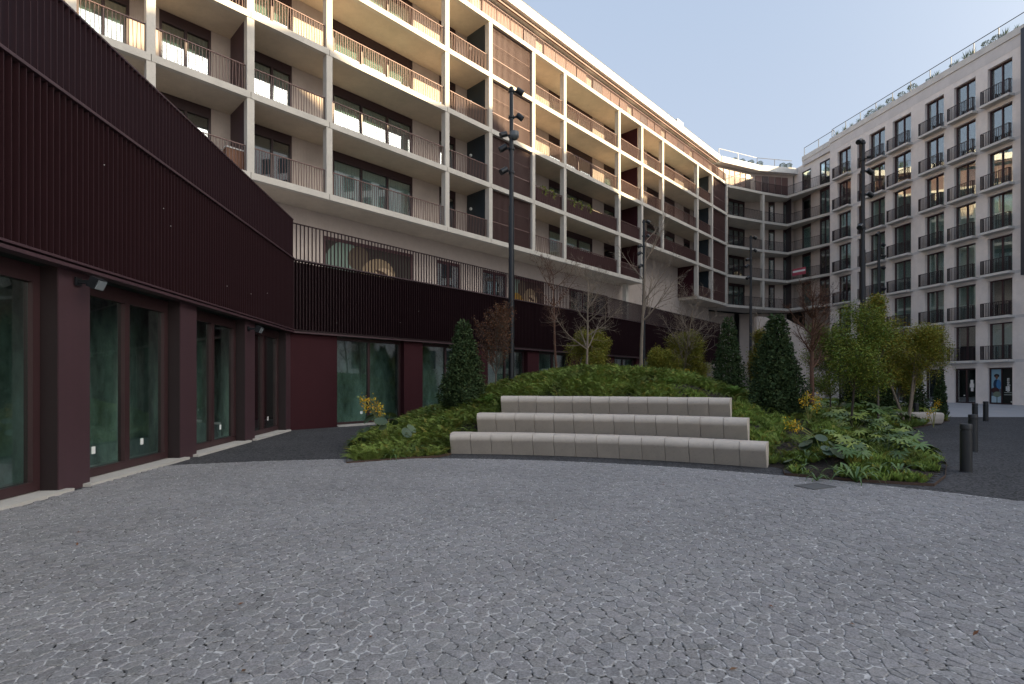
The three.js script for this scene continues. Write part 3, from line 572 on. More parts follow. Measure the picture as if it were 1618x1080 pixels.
function height(x, d) {
  const e = edgeDist(x, d); if (e < 0) return -0.12;
  let h = 0.01 + rawHeight(x, d) * smooth(0, 1.5, e);
  const rho = Math.hypot(x - PC.X, d - PC.d), a = Math.atan2(x - PC.X, d - PC.d) * 180 / Math.PI;
  const inA = (b, m) => a > b.a0 - m && a < b.a1 + m;
  if (rho < 17) {
    if (inA(BR[0], 0.4) && rho < BR[0].R + 0.3) h = Math.min(h, -0.1);
    else if (inA(BR[0], 0) && rho < BR[1].R + 0.3) h = Math.min(h, 0.36);
    else if (inA(BR[1], 0.3) && rho < BR[2].R + 0.3) h = Math.min(h, 0.76);
    else if (inA(BR[2], 0.3)) h = Math.min(h, 1.14 + Math.max(0, rho - 14.85) * 0.75);
  }
  return h;
}
{
  const x0 = -5, x1 = 26.5, d0 = 7.6, d1 = 43.5, s = 0.2, nx = Math.round((x1 - x0) / s), nd = Math.round((d1 - d0) / s), pos = [], idx = [], ok = [];
  for (let j = 0; j <= nd; j++) for (let i = 0; i <= nx; i++) { const x = x0 + i * s, d = d0 + j * s, h = height(x, d); pos.push(x, h, -d); ok.push(h > -0.05); }
  for (let j = 0; j < nd; j++) for (let i = 0; i < nx; i++) { const a = j * (nx + 1) + i, b = a + 1, c = a + nx + 1, e = c + 1; if (ok[a] || ok[b] || ok[c] || ok[e]) idx.push(a, b, c, b, e, c); }
  const g = new THREE.BufferGeometry(); g.setAttribute('position', new THREE.Float32BufferAttribute(pos, 3)); g.setIndex(idx); g.computeVertexNormals();
  const uv = []; for (let i = 0; i < pos.length; i += 3) uv.push(pos[i], pos[i + 2] + pos[i + 1] * 0.5); g.setAttribute('uv', new THREE.Float32BufferAttribute(uv, 2));
  structure('garden_soil', g, M.soil);
}
{ // thin steel edging round the front of the bed
  const P = [...outline.slice(-3), ...outline.slice(0, 4)], Q = outline.slice(6, 18), gs = [];
  for (const L of [P, Q]) for (let i = 0; i < L.length - 1; i++) { const [a, b] = [L[i], L[i + 1]], len = Math.hypot(b[0] - a[0], b[1] - a[1]), g = new THREE.BoxGeometry(len + 0.006, 0.09, 0.008); g.rotateY(Math.atan2(b[1] - a[1], b[0] - a[0])); g.translate((a[0] + b[0]) / 2, 0, -(a[1] + b[1]) / 2); gs.push(metreUV(g)); }
  const m = shade(new THREE.Mesh(merge(gs), std(lin(0.075, 0.042, 0.028), 0.8, { map: grainMap }))); m.name = 'bed_edging'; scene.add(m); tag(m, 'thin brown steel edging along the front of the planted bed', 'edging');
}
// ---------------------------------------------------------------- curved tiers of precast seats
{
  // profile: rounded nose, front leaning back below it
  const prof = (H) => { const p = [[0.2, 0]], r = 0.105; for (let i = 0; i <= 8; i++) { const a = -0.85 + (Math.PI / 2 + 0.85) * i / 8; p.push([r - r * Math.cos(a), H - r + r * Math.sin(a)]); } p.push([0.46, H], [0.46, 0]); return p; };
  const names = ['lowest', 'middle', 'topmost'];
  BR.forEach((b, r) => {
    const H = b.top - b.base, mid = (b.a0 + b.a1) / 2, o = polar(b.R, mid);
    const t = thing('seat_tier', `${names[r]} of three curved tiers of pale precast concrete seats below the mound`, 'bench', o[0], b.base - 0.04, -o[1], 0, 'curved seat tiers');
    const P = prof(H + 0.04), da = (b.a1 - b.a0) / b.n, rr = rng(40 + r);
    for (let i = 0; i < b.n; i++) {
      const a0 = b.a0 + i * da + 0.02, a1 = b.a0 + (i + 1) * da - 0.02, pos = [], dh = (rr() - 0.5) * 0.006, dr = (rr() - 0.5) * 0.006;
      const ring = (a) => P.map(([u, y]) => { const q = polar(b.R + u + dr, a); return [q[0] - o[0], y + (y > 0.1 ? dh : 0), -(q[1] - o[1])]; });
      const rings = [0, 0.34, 0.67, 1].map((f) => ring(a0 + (a1 - a0) * f));
      for (let k = 0; k < 3; k++) for (let j = 0; j < P.length; j++) { const j2 = (j + 1) % P.length, A = rings[k][j], B = rings[k][j2], C = rings[k + 1][j2], D = rings[k + 1][j]; pos.push(...A, ...C, ...B, ...A, ...D, ...C); }
      for (const [R2, f] of [[rings[0], 0], [rings[3], 1]]) { const c = new THREE.Vector3(); R2.forEach((p) => c.add(V3(...p))); c.divideScalar(R2.length); for (let j = 0; j < R2.length; j++) { const j2 = (j + 1) % R2.length; if (f) pos.push(...c.toArray(), ...R2[j2], ...R2[j]); else pos.push(...c.toArray(), ...R2[j], ...R2[j2]); } }
      let g = new THREE.BufferGeometry(); g.setAttribute('position', new THREE.Float32BufferAttribute(pos, 3)); g = toCreasedNormals(g, 0.6); metreUV(g, i * 0.7 + r, r * 1.3);
      part(t, 'seat_block', g, M.bench);
    }
  });
}
{ // low curved stone bench farther back
  const pts = [], t = thing('curved_bench', 'smooth pale curved concrete bench among leafy plants by the far path', 'bench', 15.6, 0, -20.0);
  const path = new THREE.CatmullRomCurve3([V3(-3.6, 0.22, -1.6), V3(-2.0, 0.24, -0.2), V3(-0.6, 0.25, 0.35), V3(0.9, 0.25, 0.1)]);
  const n = 26, m = 14, pos = [], idx = [];
  for (let i = 0; i <= n; i++) { const f = i / n, c = path.getPoint(f), tg = path.getTangent(f), nx = -tg.z, nz = tg.x, e = Math.pow(Math.max(0.001, 1 - Math.pow(Math.abs(2 * f - 1), 7)), 0.5);
    for (let j = 0; j <= m; j++) { const a = j / m * Math.PI * 2, ca = Math.sign(Math.cos(a)) * Math.pow(Math.abs(Math.cos(a)), 0.55), sa = Math.sign(Math.sin(a)) * Math.pow(Math.abs(Math.sin(a)), 0.55); const w = 0.30 * e * (1 + 0.18 * sa); pos.push(c.x + nx * w * ca, 0.24 + 0.24 * sa * (0.75 + 0.25 * e), c.z + nz * w * ca); } }
  for (let i = 0; i < n; i++) for (let j = 0; j < m; j++) { const a = i * (m + 1) + j; idx.push(a, a + 1, a + m + 1, a + 1, a + m + 2, a + m + 1); }
  const g = new THREE.BufferGeometry(); g.setAttribute('position', new THREE.Float32BufferAttribute(pos, 3)); g.setIndex(idx); g.computeVertexNormals(); metreUV(g);
  part(t, 'seat', g, M.bench);
}
// ---------------------------------------------------------------- lamps and bollards
function lampPost(px, d, topPx, label, heads) {
  const X = (px - CX) / FPX * d, y0 = Math.max(0, height(X, d)), top = EYE + (HY - topPx) / FPX * d, H = top - y0;
  const t = thing('lamp_post', label, 'lamp post', X, y0, -d, 0.3, 'tall black lamp posts');
  part(t, 'pole', merge([cyl(0.095, 0.088, H * 0.62, 0, -0.2, 0, 16), cyl(0.074, 0.068, H * 0.38 + 0.2, 0, H * 0.62 - 0.2, 0, 16)]), M.blackMetal);
  for (const [f, a, tilt, s] of heads) {
    const g = cyl(0.095 * s, 0.095 * s, 0.24 * s, 0, -0.12 * s, 0, 14); g.rotateX(Math.PI / 2 + tilt); g.translate(0, 0, 0.27);
    const h = part(t, 'spotlight', g, M.blackMetal, 0, H - f, 0, a);
    part(h, 'bracket', merge([bx(0.03, 0.05, 0.22, 0, 0, 0.14), cyl(0.095, 0.095, 0.07, 0, -0.035, 0, 14)]), M.blackMetal);
  }
  return t;
}
const hd = [[0.12, 1.4, 0.5, 1], [0.95, 1.2, 0.7, 0.9], [1.55, -1.5, 0.4, 0.9], [1.95, -1.7, 0.6, 1], [2.7, -1.4, 0.6, 1]];
{
  const t = lampPost(808, 16.5, 138, 'tall black lamp post with several spotlights rising left of the mound', hd);
  const p = t.children[0]; part(t, 'camera_dome', merge([new THREE.SphereGeometry(0.15, 16, 12).translate(0.07, 0, 0.07), cyl(0.15, 0.15, 0.1, 0.07, 0, 0.07, 16)]), std(lin(0.1, 0.11, 0.12), 0.25), 0, EYE + (HY - 215) / FPX * 16.5 - t.position.y, 0);
}
lampPost(1017, 30, 347, 'black lamp post with spotlights standing behind the bare tree on the mound', hd);
lampPost(1363, 20.2, 222, 'black lamp post with spotlights in front of the pale window block', [[0.1, -1.3, 0.5, 1], [0.75, 0, 0.3, 0.6], [1.2, 1.3, 0.6, 1], [2.1, 1.2, 0.6, 1], [3.4, -1.2, 0.5, 1]]);
lampPost(1186, 33, 372, 'slender black lamp post in front of the curved balcony wing', hd);
lampPost(1388, 32, 366, 'slim black lamp post with spotlights beside the taller one at the window block', [[0.2, -1.2, 0.5, 1], [0.8, 1.3, 0.5, 1], [1.5, 1.2, 0.4, 1], [2.2, 1.3, 0.5, 1], [3.5, 1.2, 0.5, 1]]);
for (const [px, base, h, lab] of [[1526, 745, 0.86, 'black cylindrical bollard at the garden edge next to the setts'], [1537, 713, 0.86, 'second black bollard back from the setts along the dark path'], [1540, 671, 0.82, 'black bollard before the shop doorway'], [1557, 665, 0.82, 'black bollard on the path before the shop poster'], [1447, 668, 0.8, 'black bollard behind the smooth curved bench']]) {
  const d = EYE * FPX / (base - HY), X = (px - CX) / FPX * d, t = thing('bollard', lab, 'bollard', X, 0, -d, 0, 'black bollards');
  const g = new THREE.LatheGeometry([[0.0001, 0], [0.088, 0], [0.088, h - 0.115], [0.074, h - 0.112], [0.074, h - 0.098], [0.09, h - 0.095], [0.09, h - 0.012], [0.08, h], [0.0001, h]].map(([x, y]) => new THREE.Vector2(x, y)), 24);
  part(t, 'post', toCreasedNormals(g, 0.7), M.bollard);
  part(t, 'base_ring', cyl(0.1, 0.096, 0.012, 0, 0, 0, 20), M.blackMetal);
}
// ---------------------------------------------------------------- planting
const leafM = (r, g, b, more = {}) => new THREE.MeshPhysicalMaterial({ color: lin(r, g, b), roughness: 0.7, specularIntensity: 0.35, vertexColors: true, side: THREE.DoubleSide, ...more });
const LM = { dark: leafM(0.042, 0.066, 0.025), mid: leafM(0.16, 0.20, 0.035), yellow: leafM(0.21, 0.19, 0.035), olive: leafM(0.25, 0.24, 0.04), brown: leafM(0.16, 0.075, 0.04), flower: leafM(0.55, 0.36, 0.03) };
const BM = { grey: std(lin(0.17, 0.135, 0.11), 0.9, { map: barkMap }), pale: std(lin(0.33, 0.26, 0.20), 0.9, { map: barkMap }), red: std(lin(0.17, 0.085, 0.055), 0.9, { map: barkMap }), dark: std(lin(0.075, 0.055, 0.045), 0.9, { map: barkMap }) };
class Leaves {                                                   // many small folded leaves in one mesh
  constructor() { this.p = []; this.n = []; this.c = []; this.u = []; }
  add(x, y, z, dir, nor, L, W, tint) {                           // dir: along the leaf, nor: its face
    const s = V3().crossVectors(dir, nor).normalize(), N = V3().crossVectors(s, dir).normalize(), f = 0.18 * W;
    const A = [x, y, z], B = [x + dir.x * L, y + dir.y * L, z + dir.z * L], m = 0.45;
    const C = [x + dir.x * L * m + s.x * W / 2 + N.x * f, y + dir.y * L * m + s.y * W / 2 + N.y * f, z + dir.z * L * m + s.z * W / 2 + N.z * f];
    const D = [x + dir.x * L * m - s.x * W / 2 + N.x * f, y + dir.y * L * m - s.y * W / 2 + N.y * f, z + dir.z * L * m - s.z * W / 2 + N.z * f];
    for (const [a, b, c, sg] of [[A, C, B, 1], [A, B, D, -1]]) for (const q of [a, b, c]) { this.p.push(...q); this.n.push(N.x - sg * s.x * 0.3, N.y - sg * s.y * 0.3, N.z - sg * s.z * 0.3); this.c.push(...tint); this.u.push(q[0], q[2]); }
  }
  geo() { const g = new THREE.BufferGeometry(); g.setAttribute('position', new THREE.Float32BufferAttribute(this.p, 3)); g.setAttribute('normal', new THREE.Float32BufferAttribute(this.n, 3)); g.setAttribute('color', new THREE.Float32BufferAttribute(this.c, 3)); g.setAttribute('uv', new THREE.Float32BufferAttribute(this.u, 2)); return g; }
}
const rv = (R) => { const z = R() * 2 - 1, a = R() * 6.2832, r = Math.sqrt(1 - z * z); return V3(r * Math.cos(a), z, r * Math.sin(a)); };
const tintOf = (R, a = 0.3, hue = 0.12) => { const v = 1 - a + 2 * a * R(), h = (R() - 0.5) * hue * 2; return [v * (1 + h), v, v * (1 - h * 0.5)]; };
const xOf = (px, d) => (px - CX) / FPX * d, yOf = (py, d) => EYE + (HY - py) / FPX * d;
function seat(o, X, d, sink = 0.04) { o.position.set(X, Math.max(0, height(X, d)) - sink, -d); }

function coneShrub(px0, px1, topPx, d, label, seed, n) {
  const X = xOf((px0 + px1) / 2, d), rad = (px1 - px0) / 2 * d / FPX, R = rng(seed), t = thing('conical_shrub', label, 'shrub', 0, 0, 0, 0, 'clipped evergreen cones');
  seat(t, X, d); const H = yOf(topPx, d) - t.position.y, lv = new Leaves(), ph = R() * 6;
  for (let i = 0; i < n; i++) {
    const f = 1 - Math.sqrt(1 - 0.995 * R()), a = R() * 6.2832, lump = 1 + 0.12 * Math.sin(a * 3 + f * 9 + ph) + 0.1 * Math.sin(a * 7 - f * 17 + ph * 2) + 0.05 * Math.sin(f * 31 + a * 2);
    const prof = Math.pow(1 - f, 0.72) * Math.min(1, 0.72 + f * 2.4), rr = rad * prof * lump * (0.6 + 0.44 * Math.pow(R(), 0.45) + (R() < 0.05 ? 0.12 : 0)) + 0.02;
    const o = V3(Math.cos(a), 0.45, Math.sin(a)).normalize(), dir = o.clone().multiplyScalar(0.6).add(rv(R).multiplyScalar(0.8)).normalize(), nor = o.clone().add(rv(R).multiplyScalar(0.75)).normalize();
    const inn = R() < 0.3, L = (0.055 + 0.05 * R()) * (inn ? 1.9 : 1), ri = inn ? 0.62 : 1; lv.add(ri * rr * Math.cos(a), 0.02 + f * (H - 0.05), ri * rr * Math.sin(a), dir, nor, L, L * 0.5, tintOf(R, 0.42, 0.15));
  }
  part(t, 'crown', lv.geo(), LM.dark); part(t, 'trunk', cyl(0.05, 0.03, H * 0.8, 0, 0, 0, 8), BM.dark);
  return t;
}
coneShrub(696, 769, 497, 15.2, 'dark evergreen cone shrub left of the seat tiers beside the lamp post', 1, 9000);
coneShrub(1183, 1269, 486, 14.2, 'largest dark evergreen cone shrub at the right end of the seat tiers', 2, 12000);
coneShrub(1121, 1180, 490, 19, 'dark evergreen cone shrub behind the fern on the mound shoulder', 3, 7000);
coneShrub(1330, 1384, 545, 19, 'broad dark cone shrub behind the slender leafy tree', 4, 5000);
coneShrub(1384, 1412, 565, 21, 'small dark cone shrub between the leafy trees', 5, 3000);
coneShrub(1428, 1462, 560, 22, 'dark cone shrub behind the pale forked trunks', 6, 3500);
coneShrub(1476, 1494, 575, 24, 'narrow dark cone shrub beside the shop pier', 7, 2500);

// limbs: tapered tubes grown from the trunk
function grow(R, o) {
  const woods = [], twigs = [], tips = [];
  const limb = (p, dir, len, r, lvl) => {
    const nseg = lvl === 0 ? 7 : lvl === 1 ? 6 : 4, pts = [p.clone()], D = dir.clone(); let q = p.clone();
    for (let i = 0; i < nseg; i++) {
      D.add(rv(R).multiplyScalar(lvl === 0 ? o.wob * 0.5 : o.wob)); D.y += o.up * (lvl ? 1 : 0.2); D.normalize();
      q = q.clone().addScaledVector(D, len / nseg); pts.push(q);
      if (lvl < o.levels && (lvl > 0 || (i + 1) / nseg > o.first)) {
        const kids = lvl === 0 ? o.kids0 : o.kids;
        for (let c = 0; c < kids; c++) if (R() < 0.85) {
          const side = rv(R); side.addScaledVector(D, -side.dot(D)).normalize();
          const ang = o.angle * (0.7 + 0.6 * R()), nd = D.clone().multiplyScalar(Math.cos(ang)).addScaledVector(side, Math.sin(ang)).normalize();
          const left = 1 - (i + 1) / nseg * 0.55; limb(q, nd, len * (lvl === 0 ? o.ratio0 : o.ratio) * left * (0.7 + 0.6 * R()), Math.max(o.min, r * (1 - 0.65 * (i + 1) / nseg) * 0.62), lvl + 1);
        }
      }
    }
    if (lvl >= o.levels - 1) tips.push(...pts.slice(1).map((v) => [v, D.clone()]));
    const rings = lvl === 0 ? 8 : lvl === 1 ? 5 : 3, pos = [], nor = [], uv = [], idx = [];
    for (let i = 0; i < pts.length; i++) {
      const T = (pts[Math.min(i + 1, pts.length - 1)].clone().sub(pts[Math.max(0, i - 1)])).normalize(), S = V3().crossVectors(T, Math.abs(T.y) < 0.9 ? V3(0, 1, 0) : V3(1, 0, 0)).normalize(), B = V3().crossVectors(T, S), rr = Math.max(o.min * 0.6, r * (1 - (lvl === 0 ? 0.72 : 0.8) * i / nseg)) * (lvl === 0 && i === 0 ? 1.35 : 1);
      for (let k = 0; k <= rings; k++) { const a = k / rings * 6.2832, n = S.clone().multiplyScalar(Math.cos(a)).addScaledVector(B, Math.sin(a)); pos.push(pts[i].x + n.x * rr, pts[i].y + n.y * rr, pts[i].z + n.z * rr); nor.push(n.x, n.y, n.z); uv.push(k / rings * 0.3, i * len / nseg); }
    }
    for (let i = 0; i < nseg; i++) for (let k = 0; k < rings; k++) { const a = i * (rings + 1) + k, b = a + rings + 1; idx.push(a, a + 1, b, a + 1, b + 1, b); }
    const g = new THREE.BufferGeometry(); g.setAttribute('position', new THREE.Float32BufferAttribute(pos, 3)); g.setAttribute('normal', new THREE.Float32BufferAttribute(nor, 3)); g.setAttribute('uv', new THREE.Float32BufferAttribute(uv, 2)); g.setIndex(idx);
    (lvl === 0 ? woods : twigs).push(g);
  };
  for (const [dir, len] of o.stems) limb(V3(0, 0, 0), V3(...dir).normalize(), len, o.r, 0);
  return { wood: merge(woods), twig: merge(twigs), tips };
}
function tree(name, label, category, group, px, d, topPx, seed, bark, o, leaf) {
  const X = xOf(px, d), t = thing(name, label, category, 0, 0, 0, 0, group); seat(t, X, d, 0.08);
  const H = yOf(topPx, d) - t.position.y, R = rng(seed);
  const q = { wob: 0.1, up: 0.05, levels: 3, first: 0.3, kids0: 2, kids: 1, angle: 0.7, ratio0: 0.5, ratio: 0.55, min: 0.005, r: 0.06, stems: [[[0, 1, 0], H]], ...o };
  q.stems = q.stems.map(([s, l]) => [s, l === 1 ? H : l]);
  const w = grow(R, q); const tr = part(t, 'trunk', w.wood, bark); 
  let top = 0; w.wood.computeBoundingBox(); w.twig.computeBoundingBox(); top = Math.max(w.wood.boundingBox.max.y, w.twig.boundingBox.max.y);
  const k = H / top; w.wood.scale(k, k, k); w.twig.scale(k, k, k);
  part(t, 'branches', w.twig, bark);
  if (leaf) {
    const lv = new Leaves();
    for (const [p, D] of w.tips) for (let i = 0; i < leaf.n; i++) {
      const at = p.clone().multiplyScalar(k).add(rv(R).multiplyScalar(leaf.spread * Math.cbrt(R())));
      if (R() > (leaf.keep ?? 1)) continue;
      const dir = rv(R); dir.y = dir.y * 0.45 - (leaf.droop ?? 0.25); dir.normalize(); const nor = V3(0, 1, 0).add(rv(R).multiplyScalar(0.7)).normalize(), L = leaf.L * (0.7 + 0.6 * R());
      lv.add(at.x, at.y, at.z, dir, nor, L, L * (leaf.w ?? 0.5), tintOf(R, 0.35, leaf.hue ?? 0.3));
    }
    part(t, 'crown', lv.geo(), leaf.mat);
  }
  return t;
}
const bare = 'leafless young trees';
tree('bare_tree', 'thin leafless tree with reddish brown trunk on the left of the mound', 'tree', bare, 880, 18.6, 398, 21, BM.red, { r: 0.065, first: 0.3, kids0: 3, kids: 2, angle: 0.95, up: 0.07, ratio0: 0.55 });
tree('bare_tree', 'leafless tree with pale whitish trunk on the mound crest', 'tree', bare, 927, 17.8, 405, 22, BM.pale, { r: 0.06, first: 0.26, kids0: 3, kids: 2, angle: 0.9, up: 0.07, ratio0: 0.55 });
tree('bare_tree', 'tallest leafless tree on the mound, forking in front of a lamp post', 'tree', bare, 1012, 18.2, 322, 23, BM.pale, { r: 0.085, first: 0.3, kids0: 2, kids: 2, angle: 0.72, up: 0.09, ratio0: 0.6 });
tree('bare_tree', 'leafless pale tree rising out of a yellow green bush', 'tree', bare, 1074, 21, 436, 24, BM.pale, { r: 0.06, first: 0.25, kids0: 3, kids: 2, angle: 0.8, up: 0.08, ratio0: 0.55 });
tree('bare_tree', 'small tree with upright twigs and brown withered leaves by the lamp post', 'tree', bare, 783, 16.0, 472, 25, BM.grey, { r: 0.045, first: 0.25, kids0: 4, kids: 2, angle: 0.6, up: 0.16, ratio0: 0.75 }, { n: 1, spread: 0.06, L: 0.06, mat: LM.brown, hue: 0.25, keep: 0.8 });
tree('bare_tree', 'red brown trunked tree with a dense twiggy crown before the curved wing', 'tree', bare, 1283, 17.2, 428, 26, BM.red, { r: 0.11, first: 0.4, kids0: 5, kids: 2, angle: 0.85, up: 0.1, ratio0: 0.46 }, { n: 1, spread: 0.1, L: 0.05, mat: LM.brown, keep: 0.12 });
tree('bare_tree', 'slim pale forked tree between two evergreen cones', 'tree', bare, 1187, 23, 470, 27, BM.pale, { r: 0.07, first: 0.45, kids0: 2, angle: 0.6, up: 0.1, ratio0: 0.45 });
const leafy = 'small leafy garden trees';
tree('leafy_tree', 'slender leafy green tree with a thin trunk among large leaved plants', 'tree', leafy, 1344, 13.4, 482, 131, BM.dark, { r: 0.04, first: 0.33, kids0: 3, kids: 2, angle: 0.95, up: 0.03, ratio0: 0.33, min: 0.004 }, { n: 4, spread: 0.3, L: 0.052, mat: LM.mid, hue: 0.3 });
tree('leafy_tree', 'leafy olive green tree with pale forked trunks beside the shop doorway', 'tree', leafy, 1432, 18.4, 520, 32, BM.pale, { r: 0.06, first: 0.45, kids0: 3, kids: 2, angle: 0.9, up: 0.03, ratio0: 0.42, stems: [[[-0.32, 1, 0], 1], [[0.1, 1, 0.05], 1], [[0.28, 1, -0.1], 1]] }, { n: 4, spread: 0.32, L: 0.058, mat: LM.olive, hue: 0.3 });
tree('leafy_tree', 'loose yellowing tree with sparse leaves reaching up before the window block', 'tree', leafy, 1388, 17, 462, 33, BM.grey, { r: 0.04, first: 0.3, kids0: 3, kids: 2, angle: 0.6, up: 0.06, ratio0: 0.42 }, { n: 3, spread: 0.24, L: 0.075, mat: LM.olive, hue: 0.4, keep: 0.8 });
tree('leafy_tree', 'bright green bushy tree behind the red brown trunk', 'tree', leafy, 1312, 18.5, 515, 34, BM.grey, { r: 0.04, first: 0.15, kids0: 3, kids: 2, angle: 0.8, up: 0.03, ratio0: 0.45 }, { n: 4, spread: 0.3, L: 0.06, mat: LM.mid, hue: 0.3 });
tree('leafy_tree', 'yellow brown leafed bush between the two pointed evergreens', 'tree', leafy, 1203, 21, 522, 35, BM.grey, { r: 0.04, first: 0.1, kids0: 3, kids: 2, angle: 0.5, up: 0.08, ratio0: 0.45 }, { n: 4, spread: 0.25, L: 0.07, mat: LM.yellow, hue: 0.3 });
tree('leafy_tree', 'light olive bush growing behind the tallest seat tier tree', 'tree', leafy, 1418, 21, 530, 36, BM.grey, { r: 0.04, first: 0.2, kids0: 3, kids: 2, angle: 0.7, up: 0.05, ratio0: 0.45 }, { n: 4, spread: 0.28, L: 0.075, mat: LM.olive, hue: 0.3 });
const bushes = 'feathery bushes behind the mound';
tree('feathery_bush', 'feathery olive green bush behind the pale trunked bare tree', 'bush', bushes, 934, 21.5, 524, 41, BM.grey, { r: 0.035, first: 0.1, kids0: 4, kids: 2, angle: 0.85, up: 0.06, ratio0: 0.52 }, { n: 6, spread: 0.26, L: 0.085, w: 0.25, mat: LM.olive, hue: 0.25 });
tree('feathery_bush', 'feathery yellow green bush under the pale leafless tree', 'bush', bushes, 1085, 21.5, 528, 42, BM.grey, { r: 0.035, first: 0.08, kids0: 4, kids: 2, angle: 0.75, up: 0.07, ratio0: 0.5 }, { n: 6, spread: 0.26, L: 0.085, w: 0.25, mat: LM.olive, hue: 0.25 });
tree('feathery_bush', 'lower feathery bush right beside the black lamp post foot', 'bush', bushes, 1045, 20.5, 552, 43, BM.grey, { r: 0.03, first: 0.06, kids0: 4, kids: 2, angle: 0.9, up: 0.05, ratio0: 0.55 }, { n: 6, spread: 0.24, L: 0.08, w: 0.25, mat: LM.olive, hue: 0.25 });

// ground cover: trailing sprigs over the mound, low leaves elsewhere
{
  const sprig = (() => { const lv = new Leaves(), R = rng(61); for (let i = 0; i < 13; i++) { const f = i / 12, x = f * 0.3, y = 0.09 * Math.sin(f * 2.4); for (const s of [-1, 1]) lv.add(x, y, 0, V3(0.75, 0.35 + 0.3 * R(), s * (0.8 + 0.3 * R())).normalize(), V3(0, 1, 0.2 * s), 0.06 * (1.25 - f * 0.5), 0.016, tintOf(R, 0.2, 0.08)); } return lv.geo(); })();
  const tuft = (() => { const lv = new Leaves(), R = rng(62); for (let i = 0; i < 12; i++) { const a = R() * 6.28, e = 0.2 + 0.8 * R(); lv.add(0.03 * Math.cos(a), 0, 0.03 * Math.sin(a), V3(Math.cos(a) * e, 0.75, Math.sin(a) * e).normalize(), V3(-Math.cos(a) * 0.4, 1, -Math.sin(a) * 0.4), 0.11 + 0.06 * R(), 0.035 + 0.02 * R(), tintOf(R, 0.25, 0.1)); } return lv.geo(); })();
  const clump = (x, d) => Math.sin(x * 2.1 + d * 1.3) * Math.sin(d * 2.7 - x * 0.9) + 0.5 * Math.sin(x * 5.3 - d * 4.1);
  const place = (name, label, geo, mat, n, seed, test, size, pal) => {
    const R = rng(seed), list = [];
    for (let tries = 0; list.length < n && tries < n * 30; tries++) { const p = test(R); if (!p) continue; const e = edgeDist(p[0], p[1]); if (e < 0.1 || (clump(p[0], p[1]) < -0.85 && R() < 0.75)) continue; const h = height(p[0], p[1]); if (h < 0) continue; list.push([p[0], h, p[1]]); }
    const im = shade(new THREE.InstancedMesh(geo, mat, list.length)), m = new THREE.Matrix4(), q = new THREE.Quaternion(), e = new THREE.Euler(), c = new THREE.Color();
    list.forEach(([x, h, d], i) => { const s = size * (0.7 + 0.7 * R()); const dx = (height(x + 0.15, d) - h) / 0.15; e.set((R() - 0.5) * 0.7, R() * 6.283, 0.25 + (R() - 0.5) * 0.7); q.setFromEuler(e); m.compose(V3(x, h + 0.015 * R(), -d), q, V3(s, s, s)); im.setMatrixAt(i, m); const k = pal(R, x, d); im.setColorAt(i, c.setRGB(...k)); });
    im.name = numbered(name); im.userData.kind = 'stuff'; tag(im, label, 'ground cover'); scene.add(im);
  };
  const white = leafM(1, 1, 1); white.roughness = 0.6;
  const bench = (x, d) => { const rho = Math.hypot(x - PC.X, d - PC.d), a = Math.atan2(x - PC.X, d - PC.d) * 57.2958; return BR.some((b) => a > b.a0 - 0.3 && a < b.a1 + 0.3 && rho > b.R - 0.95 && rho < b.R + 0.52); };
  const green = (R, x, d) => { const k = 0.75 + 0.3 * clump(x, d) + 0.5 * R(), y = R() < 0.12 ? 1.5 : 1; return [0.155 * k * y, 0.21 * k, 0.045 * k]; };
  place('trailing_cover', 'trailing green ground cover over the mound around the seat tiers', sprig, white, 62000, 71, (R) => { const x = -4.4 + R() * 13.4, d = 9.8 + R() * 11.5; if (bench(x, d) || (x > 4.4 && d < 14.5 && R() < 0.88)) return null; return [x, d]; }, 0.66, green);
  place('low_leaf_cover', 'low leafy ground cover under the plants by the dark path', tuft, white, 4600, 72, (R) => { const x = 4.6 + R() * 8, d = 8 + R() * 10; return bench(x, d) || clump(x, d) < -0.15 ? null : [x, d]; }, 0.8, green);
  place('far_leaf_cover', 'leafy ground cover in the far part of the garden', tuft, white, 9000, 73, (R) => [4 + R() * 20, 17 + R() * 22], 1.9, green);
}
// plants with large leaves, each leaf a piece
function palmate(lobes, depth) {
  const s = new THREE.Shape(), n = lobes * 8; s.moveTo(0, 0);
  for (let i = 0; i <= n; i++) { const a = -2.45 + 4.9 * i / n, k = 1 - depth * (0.5 + 0.5 * Math.cos(i / 8 * Math.PI * 2)); s.lineTo(Math.cos(a) * k * (1 - 0.1 * Math.abs(a) / 2.45), Math.sin(a) * k); }
  const g = new THREE.ShapeGeometry(s, 1); g.rotateX(-Math.PI / 2); const p = g.attributes.position;
  for (let i = 0; i < p.count; i++) { const r = Math.hypot(p.getX(i), p.getZ(i)), a = Math.atan2(p.getZ(i), p.getX(i)); p.setY(i, 0.1 * r - 0.26 * r * r + 0.05 * r * Math.cos(a * lobes * 1.28)); }
  g.computeVertexNormals(); return g;
}
function roundLeaf() { const g = new THREE.CircleGeometry(1, 22); g.rotateX(-Math.PI / 2); g.translate(0.75, 0, 0); const p = g.attributes.position; for (let i = 0; i < p.count; i++) { const x = p.getX(i), z = p.getZ(i), r = Math.hypot(x - 0.75, z); p.setY(i, 0.16 * r * r - 0.14 * x + 0.05 * Math.sin(Math.atan2(z, x - 0.75) * 9) * r); } g.computeVertexNormals(); return g; }
const LG = { fan: [palmate(7, 0.62), palmate(8, 0.55)], round: [roundLeaf()] };
const plain = (r, g, b, rough = 0.5) => std(lin(r, g, b), rough, { side: THREE.DoubleSide });
const fanM = [plain(0.075, 0.14, 0.03), plain(0.11, 0.175, 0.035), plain(0.06, 0.105, 0.03), plain(0.19, 0.24, 0.035)];
const roundM = [plain(0.05, 0.085, 0.045), plain(0.075, 0.11, 0.055), plain(0.035, 0.065, 0.03)];
